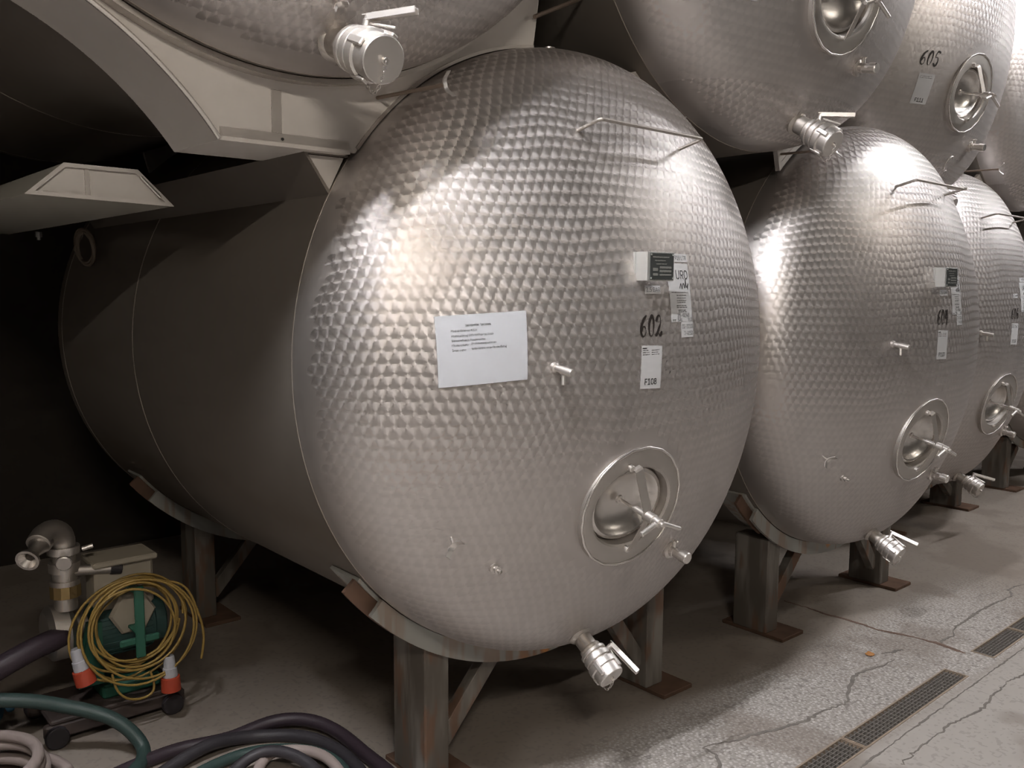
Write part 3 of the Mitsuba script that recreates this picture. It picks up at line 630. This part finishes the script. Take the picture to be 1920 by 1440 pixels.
n606, to606 = tank((4.581, 0.581, -0.055), 1.054, 'low', 'steel wine tank third in the lower row, half hidden behind tank 604', 'stainless wine tanks')
lower_fittings(n606, to606, ((0.5, -0.8, -0.25), (0.5, -0.1, 0.8)), '606', 'F112', plate=False, deg=(25, 0.18))
n608, to608 = tank((6.92, 0.60, -0.05), 1.0, 'low', 'steel wine tank of which only a sliver shows at the right edge, lower row', 'stainless wine tanks')
manhole(n608, to608, LOW_MAN, 4); top_handle(n608, to608, (-0.259, 0.772), (0.264, 0.766))

def upper_fittings(t, to, man, vb, deg, L, r, lev, ck=None, tri_=None):
    manhole(t, to, man, 4, arm=28); valve(t, to, vb, deg, L, r, lever=lev[0], root=lev[1])
    if ck: cock(t, to, ck, 10)
    if tri_: hose_holder(t, to, tri_, 0.015, 40, sz=0.6)
n601, to601 = tank((-S / 2, -0.10, 2.0), 1.0, 'up5', 'steel wine tank in the upper row at the top left, above tank 602', 'stainless wine tanks')
upper_fittings(n601, to601, UP5_MAN, (0.009, -1.078), 20.8, 0.255, 0.064, ((0.55, -0.83, 0.05), (0.12, -0.15, 0.98)), (0.257, -0.759), (-0.034, -1.0))
n603, to603 = tank((S / 2, -0.10, 2.0), 1.0, 'up3', 'steel wine tank in the upper row between tanks 602 and 604', 'stainless wine tanks')
upper_fittings(n603, to603, UP3_MAN, (-0.016, -1.039), 32, 0.204, 0.060, ((0.62, -0.78, -0.06), (0.1, -0.1, 1)), (0.213, -0.80))
sticker(n603, 'tank_code_label', to603, rect(-0.625, -0.668, -0.515, -0.53), None, 'white label cut by the top edge')
n605, to605 = tank((3.375, 0.399, 1.953), 1.032, 'up5', 'steel wine tank in the upper row with the number 605', 'stainless wine tanks')
upper_fittings(n605, to605, UP5_MAN, (0.02, -1.045), 30, 0.19, 0.05, ((0.7, -0.7, -0.1), (0.1, -0.1, 1)), (0.226, -0.770))
draped(brush_number('605', -0.501, -0.376, 0.070, 0.046), 0.0006, 0.0005, 'paint_black', n605 + '__number', to605, 'hand-painted black number 605')
sticker(n605, 'tank_code_label', to605, rect(-0.548, -0.610, -0.435, -0.455), [text_at('F111', 0.020, -0.492, -0.60, 0, True, centre=True, w=0.062)] + small_lines(-0.54, -0.45, [-0.47, -0.478], 0.002, 31), 'pale label reading F111')
put(n605 + '__hook', tube(on_head(*np.array([(0.010 + 0.035 * math.cos(a), -0.882 + 0.04 * math.sin(a)) for a in np.linspace(0.9, 5.2, 20)]).T, 0.02), 0.006, 10), 'steel_polished', smooth=True, to=to605)
n607, to607 = tank((5.74, 0.48, 2.03), 1.0, 'up5', 'steel wine tank at the top right corner, beyond tank 605', 'stainless wine tanks')
upper_fittings(n607, to607, UP5_MAN, (0.02, -1.045), 30, 0.19, 0.05, ((0.7, -0.7, -0.1), (0.1, -0.1, 1)), (0.257, -0.759))

n599, to599 = tank((-1.5 * S, -0.10, 2.0), 1.0, 'up5', 'steel wine tank in the upper row, left of the one at the top left', 'stainless wine tanks')
# ------------------------------------------------------------------ stands of the lower tanks
def arc(r, a0, a1, n=40): return [(E * (R + r) * math.cos(a), (R + r) * math.sin(a)) for a in np.radians(np.linspace(a0, a1, n))]
def stand(off, k, label, a0=219.5, a1=320, rear=True, y0=0.015):
    t = thing('tank_stand', label, 'stand', 'stands under the lower tanks')
    to = T().translate([off[0], off[1], 0]).scale([k, k, k]); zt = (ZT + off[2]) / k
    for yy in ([0.0, 2.15] if rear else [0.0]):
        ao = a0 + 6
        web = Polygon([(x, z + zt) for x, z in arc(0.004, ao, a1) + arc(0.073, ao, a1)[::-1]])
        put(t + '__cradle_web', prism_y(web, yy + y0 - 0.008, yy + y0 + 0.010), 'galvanised_rust', to=to, label='curved cradle plate streaked with rust')
        st_ = Polygon([(x, z + zt) for x, z in arc(0.002, a0, a1) + arc(0.014, a0, a1)[::-1]])
        put(t + '__cradle_strap', prism_y(st_, yy + y0 + 0.012, yy + y0 + 0.20), 'galvanised_rust', to=to)
        sb = Polygon([(x, z + zt) for x, z in arc(0.014, a0, a0 + 14, 8) + arc(0.073, a0, a0 + 14, 8)[::-1]])
        put(t + '__cradle_end', prism_y(sb, yy + y0 + 0.03, yy + y0 + 0.045), 'rust', to=to)
        for x0, x1 in ((-0.572, -0.462), (0.662, 0.775)):
            xm = (x0 + x1) / 2; top = zt - (R + 0.06) * math.sqrt(max(0.01, 1 - (xm / E / (R + 0.06)) ** 2))
            put(t + '__leg', bx((x0, yy + 0.04, 0.018), (x1, yy + 0.25, top + 0.02), 0.006), 'old_paint', to=to)
            sgn = 1 if x0 < 0 else -1
            put(t + '__foot_plate', bx((xm - 0.05, yy - 0.06, 0), (xm + 0.15, yy + 0.32, 0.02), 0.003), 'rust', to=to)
            xb = xm + sgn * 0.31; zb = zt - (R + 0.07) * math.sqrt(1 - (xb / E / (R + 0.07)) ** 2)
            put(t + '__brace', bar((xm + sgn * 0.05, yy + 0.10, 0.13), (xb, yy + 0.10, zb + 0.01), 0.07, 0.05, (0, 1, 0)), 'old_paint', to=to)
stand((0, 0, 0), 1.0, 'rusty steel stand cradling tank 602 from below')
stand((S, 0.0205, -0.0127), 1.0, 'steel stand with a pale grey cradle plate under tank 604', a0=222)
stand((4.581, 0.581, -0.055), 1.054, 'steel stand with an orange rusted cradle under the third tank')
stand((6.92, 0.60, -0.05), 1.0, 'steel stand farthest to the right, mostly hidden')

# ------------------------------------------------------------------ saddles carrying the upper tanks
def circ(cx, cz, r, a0, a1, n=30): return [(cx + E * r * math.cos(a), cz + r * math.sin(a)) for a in np.radians(np.linspace(a0, a1, n))]
Z6 = ZT + 2.0
k = thing('tank_saddle', 'large welded steel saddle under the upper left tank, resting on tank 602', 'saddle')
xc = -S / 2
left = circ(-S, ZT, R + 0.008, 36.2, 90, 30)                       # follows the tank that would stand to the left
right = circ(0, ZT, R + 0.004, 97, 143.2, 24)
inner = circ(xc, Z6, R + 0.014, 203, 329, 44)
plate = Polygon([(-1.328, 2.262)] + left[1:] + inner + [(-0.107, 2.88)] + right + [(-0.895, 2.262)]).buffer(0)
Y0 = -0.035
put(k + '__front_plate', prism_y(plate, Y0, Y0 + 0.012), 'plate_steel')
put(k + '__side_plate', prism_y(Polygon(left + [(x - 0.0, z) for x, z in circ(-S, ZT, R + 0.017, 36.2, 90, 30)[::-1]]), Y0 - 0.006, Y0 + 0.32), 'plate_steel', label='curved side plate')
put(k + '__bottom_plate', prism_y(sbox(-1.328, 2.254, -0.90, 2.266), Y0 - 0.004, Y0 + 0.32), 'plate_steel')
put(k + '__edge_lip', prism_y(sbox(-1.318, 2.266, -0.905, 2.292), Y0 - 0.003, Y0), 'steel_brushed')
put(k + '__edge_weld', tube(np.array([(x + 0.004, Y0 - 0.006, z) for x, z in circ(-S, ZT, R + 0.012, 36.4, 90, 34)]), 0.008, 8), 'steel_bright', smooth=True)
put(k + '__stiffener', bx((-1.160, Y0 - 0.003, 2.292), (-1.128, Y0, 2.415), 0.001), 'steel_brushed')
put(k + '__cradle_strap', prism_y(Polygon(circ(xc, Z6, R + 0.003, 200, 330, 64) + circ(xc, Z6, R + 0.018, 200, 330, 64)[::-1]), Y0 - 0.045, Y0 + 0.36), 'steel_brushed', smooth=30)
put(k + '__right_edge', prism_y(Polygon(circ(0, ZT, R + 0.003, 97, 142.5, 30) + circ(0, ZT, R + 0.014, 97, 142.5, 30)[::-1]), Y0 - 0.006, Y0 + 0.02), 'steel_brushed')
put(k + '__bolt_hole', cyl((-1.128, Y0 - 0.0045, 2.276), (-1.128, Y0 - 0.002, 2.276), 0.005, 10), 'ink')
def clamp_rod(key, p, L, lab, ang=30):
    d = np.array([0.16, -1.0, 0.0]); d = norm(d); p = np.array(p, float); e_ = p + d * L; w = norm([0.35, 0.1, -1]) ; n_ = np.cross(d, w)
    put(key, cyl(p, e_, 0.006, 10), 'rod_steel', smooth=30, label=lab)
    path = spline([e_ - w * 0.036 + d * 0.026, e_ - w * 0.026 + d * 0.014, e_ - w * 0.008, e_, e_ + w * 0.008, e_ + w * 0.026 + d * 0.014, e_ + w * 0.036 + d * 0.026], 20)
    put(key + '__fork', strip(path, 0.016, 0.003, n_), 'steel_bright', smooth=30)
plain('rod_steel', (0.30, 0.24, 0.20), 0.4, 0.7)
clamp_rod(k + '__clamp_rod', (-0.797, Y0, 2.440), 0.30, 'brown rod with a forked end')
put(k + '__tie_rod', cyl((-0.145, Y0 - 0.02, 2.808), (0.27, Y0 + 0.10, 3.00), 0.008, 10), 'rod_steel', smooth=30, label='brown tie rod to the next tank')
def wing(cx, y0, zlow, sgn, k, r=R, low=(0.23, 0.36, 2.285)):
    # plate between an upper tank and the lower tank beside it
    Zu = ZT + zlow
    lowc = S / 2 * sgn
    a_ = circ(0, Zu, R + 0.006, 252.5 if sgn < 0 else 287.5, 231 if sgn < 0 else 309, 24)
    b_ = circ(lowc, ZT, R + 0.004, 133 if sgn > 0 else 47, 106 if sgn > 0 else 74, 24)
    poly = Polygon([(cx + x, z) for x, z in a_ + b_[::-1]]).buffer(0)
    put(k + '__front_plate', prism_y(poly, y0, y0 + 0.012), 'plate_steel')
    ed = [poly.exterior.coords[i] for i in range(len(a_) - 1, len(a_) + 1)]
    put(k + '__edge_lip', prism_y(poly.buffer(0.003).difference(poly.buffer(-0.022)), y0 - 0.004, y0 + 0.02), 'plate_steel')
for cx, y0, z_, nm in ((S / 2, -0.035, 2.0, 'tank between 602 and 604'), (3.375, 0.42, 1.96, 'tank 605'), (5.74, 0.50, 2.03, 'tank beyond 605')):
    for sgn, sd in ((-1, 'left'), (1, 'right')):
        kk = thing('tank_saddle', f'welded grey saddle plate under the {sd} side of the upper {nm}', 'saddle')
        wing(cx, y0, z_, sgn, kk)
        if cx < 5:
            if sgn < 0: clamp_rod(kk + '__clamp_rod', (cx - 0.53, y0, 2.50), 0.26 if cx > 2 else 0.10, 'rod with a forked end')
            elif cx < 2: clamp_rod(kk + '__clamp_rod', (cx + 0.36, y0, 2.485), 0.27, 'rod with a forked end')
            else: clamp_rod(kk + '__clamp_rod', (cx + 0.44, y0, 2.62), 0.52, 'rod with a forked end')
# rear saddles, in the dark
for cx, yy in ((-S / 2, 2.15), (S / 2, 2.15)):
    for sgn in ((-1, 1) if cx > 0 else (1,)):
        kk = thing('tank_saddle', f'dark rear saddle plate far back under the upper {"left" if cx < 0 else "middle"} tank, {"left" if sgn < 0 else "right"} half', 'saddle')
        wing(cx, yy, 2.0, sgn, kk)
# the trapezoid beam that carries the left side of the upper tank
k = thing('support_beam', 'pale steel beam with a trapezoid end plate at the left edge, under the upper left tank', 'beam')
Yb, Ye = 0.70, 3.2
trap = Polygon([(-1.535, 2.243), (-1.300, 2.240), (-1.180, 2.124), (-1.655, 2.136)])
put(k, prism_y(trap.difference(trap.buffer(-0.006)), Yb, Ye), 'beam_steel')
put(k + '__end_plate', prism_y(trap.buffer(-0.006), Yb + 0.012, Yb + 0.018), 'plate_steel', label='pale trapezoid end plate')
put(k + '__edge_rim', prism_y(trap.buffer(0.001).difference(trap.buffer(-0.012)), Yb - 0.002, Yb + 0.006), 'plate_steel')
put(k + '__stiffener', bx((-1.470, Yb + 0.008, 2.140), (-1.455, Yb + 0.012, 2.234)), 'steel_brushed')
put(k + '__weld', tube([(-1.292, Yb - 0.001, 2.218), (-1.225, Yb - 0.001, 2.152)], 0.005, 6), 'steel_bright', smooth=True)
plain('beam_steel', (0.36, 0.35, 0.31), 0.55, 0.2)
put(k + '__bolt', cat(cyl((-1.10, 2.9, 2.10), (-1.10, 2.9, 2.128), 0.018, 6), cyl((-1.10, 2.9, 2.085), (-1.10, 2.9, 2.10), 0.010, 8)), 'zinc')

# ------------------------------------------------------------------ pump, cable and hoses on the floor at the left
G = 'hoses on the floor'
k = thing('wine_pump', 'small green and steel wine pump standing in the dark at the left', 'pump')
O = np.array([-1.42, 1.35, 0.0])
P_ = lambda x, y, z: O + [x, y, z if z < 0.2 else z + 0.12]
put(k + '__base_frame', cat(bx(P_(-0.14, -0.10, 0.03), P_(0.42, -0.06, 0.09), 0.008), bx(P_(-0.14, 0.16, 0.03), P_(0.42, 0.20, 0.09), 0.008), bx(P_(-0.12, -0.10, 0.09), P_(0.40, 0.20, 0.11), 0.006)), 'dark_iron')
for x in (-0.10, 0.36):
    for y in (-0.13, 0.21): put(k + '__wheel', cat(cyl(P_(x, y, 0.045), P_(x, y + 0.03, 0.045), 0.045, 18, 0.004)), 'rubber', smooth=30)
mot = lathe([(0, 0), (0, 0.10), (0.01, 0.115), (0.24, 0.115), (0.25, 0.10), (0.29, 0.10), (0.30, 0.085), (0.30, 0)], P_(0.08, 0.05, 0.27), (1, 0, 0), 32)
fins = [bar(P_(0.10, 0.05, 0.27) + 0.117 * np.array([0, math.cos(a), math.sin(a)]), P_(0.31, 0.05, 0.27) + 0.117 * np.array([0, math.cos(a), math.sin(a)]), 0.004, 0.016, (0, -math.sin(a), math.cos(a))) for a in np.linspace(0, 2 * math.pi, 20, endpoint=False)]
put(k + '__motor', cat(mot, *fins), 'teal_paint', smooth=30, label='green electric motor')
put(k + '__motor_foot', bx(P_(0.10, -0.04, 0.11), P_(0.34, 0.14, 0.17), 0.01), 'green_paint')
put(k + '__pump_housing', lathe([(0, 0), (0, 0.09), (0.02, 0.115), (0.08, 0.115), (0.10, 0.09), (0.12, 0.05), (0.16, 0.05)], P_(-0.09, 0.05, 0.30), (1, 0, 0), 32), 'steel_brushed', smooth=30, label='round steel pump housing')
put(k + '__bracket', prism_y(Polygon([(O[0] + 0.0, 0.20), (O[0] + 0.10, 0.20), (O[0] + 0.10, 0.46), (O[0] + 0.05, 0.46)]), O[1] - 0.07, O[1] - 0.02), 'green_paint')
put(k + '__riser', lathe([(0, 0.045), (0.10, 0.045), (0.10, 0.058), (0.125, 0.058), (0.125, 0.048), (0.16, 0.048), (0.16, 0.060), (0.20, 0.060), (0.20, 0.045), (0.30, 0.045)], P_(-0.01, 0.02, 0.40), (0, 0, 1), 28), 'steel_brushed', smooth=30, label='steel riser pipe')
put(k + '__union_nut', lathe([(0, 0.050), (0.0, 0.060), (0.05, 0.060), (0.05, 0.050)], P_(-0.01, 0.02, 0.455), (0, 0, 1), 12), 'brass', label='brass union nut')
elb = spline([P_(-0.01, 0.02, 0.66), P_(-0.012, 0.015, 0.70), P_(-0.045, -0.01, 0.74), P_(-0.10, -0.05, 0.735), P_(-0.125, -0.08, 0.715)], 24)
put(k + '__elbow', tube(elb, 0.045, 20), 'steel_brushed', smooth=True, label='bent steel outlet elbow')
d_ = norm([-0.55, -0.70, -0.30])
put(k + '__nozzle', lathe([(-0.02, 0.044), (0.0, 0.044), (0.05, 0.026), (0.085, 0.024), (0.10, 0.042), (0.115, 0.044), (0.115, 0.034), (0.09, 0.018), (0.02, 0.018)], P_(-0.115, -0.07, 0.715), d_, 24), 'steel_polished', smooth=30, label='flared steel nozzle')
put(k + '__clamp', cat(lathe([(0, 0.05), (0, 0.062), (0.03, 0.062), (0.03, 0.05)], P_(-0.01, 0.02, 0.635), (0, 0, 1), 20), cyl(P_(0.05, -0.02, 0.65), P_(0.09, -0.03, 0.66), 0.010, 10), cyl(P_(-0.03, -0.06, 0.62), P_(-0.035, -0.075, 0.615), 0.032, 16, 0.004)), 'steel_bright', smooth=30)
put(k + '__side_stub', cat(cyl(P_(0.02, 0.0, 0.56), P_(0.16, -0.02, 0.545), 0.022, 16, 0.002)), 'steel_brushed', smooth=30)
put(k + '__stub_grip', cyl(P_(0.155, -0.02, 0.546), P_(0.20, -0.024, 0.540), 0.025, 14, 0.003), 'rubber', smooth=30)
put(k + '__switch_box', cat(bx(P_(0.093, -0.02, 0.36), P_(0.333, 0.12, 0.565), 0.012), bx(P_(0.083, -0.05, 0.560), P_(0.343, 0.14, 0.585), 0.006)), 'cream', label='cream switch box')
put(k + '__switch_plate', lathe([(0, 0), (0, 0.085), (0.012, 0.095), (0.02, 0.095), (0.02, 0)], P_(0.218, -0.10, 0.36), (0, 1, 0), 6), 'cream')
put(k + '__cable_holder', cat(bx(P_(0.193, -0.20, 0.20), P_(0.231, -0.185, 0.50), 0.004), bx(P_(0.193, -0.20, 0.470), P_(0.231, -0.02, 0.488), 0.004), bx(P_(0.193, -0.20, 0.30), P_(0.231, -0.02, 0.315), 0.004), bx(P_(0.133, -0.19, 0.255), P_(0.293, -0.175, 0.285), 0.006)), 'green_paint', label='green upright cable holder')
# yellow cable coil
c0 = P_(0.193, -0.15, 0.334)
kc = thing('extension_cable', 'coil of yellow extension cable hanging on the pump', 'cable')
loops = []
r3 = np.random.default_rng(5); th = np.linspace(0, 2 * np.pi * 11, 420)
rr = 0.185 + 0.035 * np.sin(th * 0.37) + 0.012 * np.sin(th * 1.7 + 1)
pts = np.stack([c0[0] + rr * 1.0 * np.cos(th) + 0.02 * np.sin(th * 0.23), c0[1] - 0.035 + 0.035 * np.sin(th * 0.31) - 0.01 * np.cos(th), c0[2] + rr * 1.02 * np.sin(th) + 0.012 * np.cos(th * 0.41)], 1)
put(kc + '__coil', tube(pts, 0.0052, 6), 'yellow_cable', smooth=True)
tail = spline([c0 + [0.12, -0.05, 0.17], c0 + [0.19, -0.05, 0.14], c0 + [0.25, -0.06, 0.02], c0 + [0.275, -0.06, -0.10], c0 + [0.262, -0.06, -0.20]], 40)
put(kc + '__loose_end', tube(tail, 0.0055, 6), 'yellow_cable', smooth=True)
put(kc + '__loose_end', tube(spline([c0 + [-0.10, -0.05, -0.17], c0 + [-0.08, -0.06, -0.25], c0 + [-0.01, -0.06, -0.30], c0 + [0.05, -0.06, -0.29], c0 + [0.05, -0.05, -0.20]], 40), 0.0052, 6), 'yellow_cable', smooth=True)
def cee(key, p, d, lab):
    kk = thing(key, lab, 'plug'); p = np.array(p, float); d = norm(d)
    put(kk + '__grip', lathe([(0, 0.018), (0.01, 0.022), (0.05, 0.024), (0.052, 0.028), (0.085, 0.030), (0.09, 0.030)], p, d, 20), 'white_plastic', smooth=30, label='white grip')
    put(kk + '__collar', lathe([(0.088, 0.032), (0.092, 0.038), (0.15, 0.040), (0.15, 0.033), (0.12, 0.033)], p, d, 20), 'red_plastic', smooth=30, label='red collar')
cee('power_plug', c0 + [0.125, -0.06, -0.15], (0.02, -0.03, -1), 'red and white industrial plug hanging to the right of the yellow coil')
cee('power_plug', P_(-0.03, -0.16, 0.29), (0.22, -0.10, -1), 'red and white industrial plug to the left of the yellow coil')
# hoses
def hose(name, path, r, mat_, lab, n=90, group=None, catg='hose'):
    k = thing(name, lab, catg, group); put(k, tube(spline(path, n), r, 10), mat_, smooth=True)
    return k
hose('suction_hose', [(-2.3, 1.15, 0.13), (-1.95, 1.2, 0.30), (-1.70, 1.25, 0.385), (-1.56, 1.28, 0.42), (-1.46, 1.32, 0.425)], 0.044, 'purple_rubber', 'thick dark suction hose joining the pump from the left', 40)
hose('green_hose', [(-2.1, 1.26, 0.20), (-1.823, 1.2, 0.30), (-1.726, 1.16, 0.293), (-1.625, 1.13, 0.269), (-1.528, 1.1, 0.232), (-1.438, 1.06, 0.195), (-1.389, 1.03, 0.171), (-1.316, 0.97, 0.105), (-1.291, 0.92, 0.050), (-1.343, 0.83, 0.029), (-1.55, 0.70, 0.028)], 0.027, 'green_hose', 'grey green hose looping down to the floor in front of the pump', 110)
def coil(name, c, r0, r1, z0, z1, turns, rad, mat_, lab, sx=1.0, sy=1.0, seed=0, tilt=0.0):
    k = thing(name, lab, 'hose'); t = np.linspace(0, 2 * np.pi * turns, int(70 * turns)); f = t / t[-1]
    rr = r0 + (r1 - r0) * f + 0.02 * np.sin(t * 0.43 + seed)
    p = np.stack([c[0] + sx * rr * np.cos(t) + 0.02 * np.sin(t * 0.27 + seed), c[1] + sy * rr * np.sin(t) + 0.02 * np.cos(t * 0.31 + seed), z0 + (z1 - z0) * f + 0.006 * np.sin(t * 0.5)], 1)
    put(k, tube(p, rad, 8), mat_, smooth=True)
coil('blue_hose', (-1.87, 1.50), 0.21, 0.14, 0.10, 0.24, 4, 0.018, 'blue_hose', 'coiled blue hose lying at the left edge', seed=1)
coil('pale_hose', (-1.86, 1.00), 0.28, 0.19, 0.022, 0.16, 4.2, 0.021, 'pale_hose', 'coiled pale pink hose at the bottom left corner', seed=2)
hose('black_hose', [(-1.75, 0.75, 0.026), (-1.349, 0.853, 0.026), (-1.147, 0.864, 0.026), (-0.987, 0.818, 0.03), (-0.81, 0.795, 0.05), (-0.674, 0.68, 0.05), (-0.626, 0.529, 0.03), (-0.63, 0.357, 0.026), (-0.655, 0.10, 0.026), (-0.8, -0.1, 0.026)], 0.027, 'purple_rubber', 'outermost black hose arching over the floor by the front leg', group=None)
hose('black_hose', [(-1.6, 0.62, 0.026), (-1.28, 0.74, 0.026), (-1.08, 0.78, 0.05), (-0.90, 0.77, 0.026), (-0.75, 0.64, 0.026), (-0.70, 0.48, 0.026), (-0.71, 0.28, 0.026), (-0.78, 0.05, 0.026)], 0.026, 'rubber', 'second black hose just inside the outermost one')
hose('grey_hose', [(-1.5, 0.50, 0.024), (-1.15, 0.66, 0.024), (-0.943, 0.66, 0.024), (-0.83, 0.585, 0.024), (-0.765, 0.47, 0.03), (-0.76, 0.30, 0.03), (-0.83, 0.10, 0.024)], 0.022, 'green_hose', 'dark grey green hose inside the black hoses')
hose('pale_hose', [(-1.02, 0.50, 0.03), (-0.93, 0.56, 0.05), (-0.84, 0.50, 0.06), (-0.79, 0.36, 0.06), (-0.80, 0.20, 0.03)], 0.020, 'pale_hose', 'short pale hose lying inside the black hose arcs')
hose('black_hose', [(-1.30, 0.42, 0.024), (-1.12, 0.54, 0.03), (-0.98, 0.56, 0.07), (-0.88, 0.44, 0.07), (-0.86, 0.25, 0.03), (-0.93, 0.05, 0.024)], 0.022, 'rubber', 'innermost black hose at the bottom of the photo')

# ------------------------------------------------------------------ the notice taped to tank 602
kp = thing('paper_notice', 'white A4 paper notice with typed German text, taped to tank 602', 'paper')
tl, tr, br_, bl_ = np.array([-0.823, 0.175]), np.array([-0.562, 0.192]), np.array([-0.563, -0.017]), np.array([-0.817, -0.036])
draped(grid_cells(Polygon([tl, tr, br_, bl_]), 9), 0.003, 0.0006, 'paper', kp + '__sheet', to602)
ux, uz = (tr - tl), (bl_ - tl); ang = math.degrees(math.atan2(ux[1], ux[0]))
def on_paper(s, h, fx, fz, bold=False, w=None):
    q = tl + ux * fx + uz * fz; return text_at(s, h, q[0], q[1], ang, bold, w)
T0 = [('Schichtenfilter  Typ Schenk', 0.31, 0.165, True, 0.072), ('Filtrationsfläche:max 8.20 m', 0.155, 0.235, False, 0.072), ('Filtrationsleistung 1000-3000 liter pro Stunde', 0.155, 0.305, False, 0.118),
      ('Materialverbrauch: Papierschichten', 0.155, 0.37, False, 0.093), ('Filtrationschärfe', 0.155, 0.437, False, 0.044), ('EK-Entkeimungsschichten', 0.36, 0.425, False, 0.070),
      ('Einsatz wann:', 0.155, 0.505, False, 0.037), ('letzte Filtration vor der Flaschenfüllung', 0.36, 0.495, False, 0.100)]
draped([on_paper(a, 0.0062, x, z, b, w) for a, x, z, b, w in T0], 0.0039, 0.0004, 'ink', kp + '__print', to602)

# a loop of old rope hung at the far end of tank 602
kr = thing('rope_loop', 'loop of old rope hanging on the far end of tank 602', 'rope')
ta = np.linspace(0, 6 * np.pi, 90)
put(kr, tube(np.stack([-1.075 - 0.03 * np.sin(ta) - 0.004 * np.cos(ta * 0.7), 2.15 + 0.16 * np.cos(ta + 0.5) + 0.01 * np.sin(ta * 0.4), 2.025 + 0.075 * np.sin(ta) + 0.008 * np.cos(ta * 0.31)], 1), 0.009, 7), 'rope', smooth=True)
plain('rope', (0.16, 0.13, 0.10), 0.8)
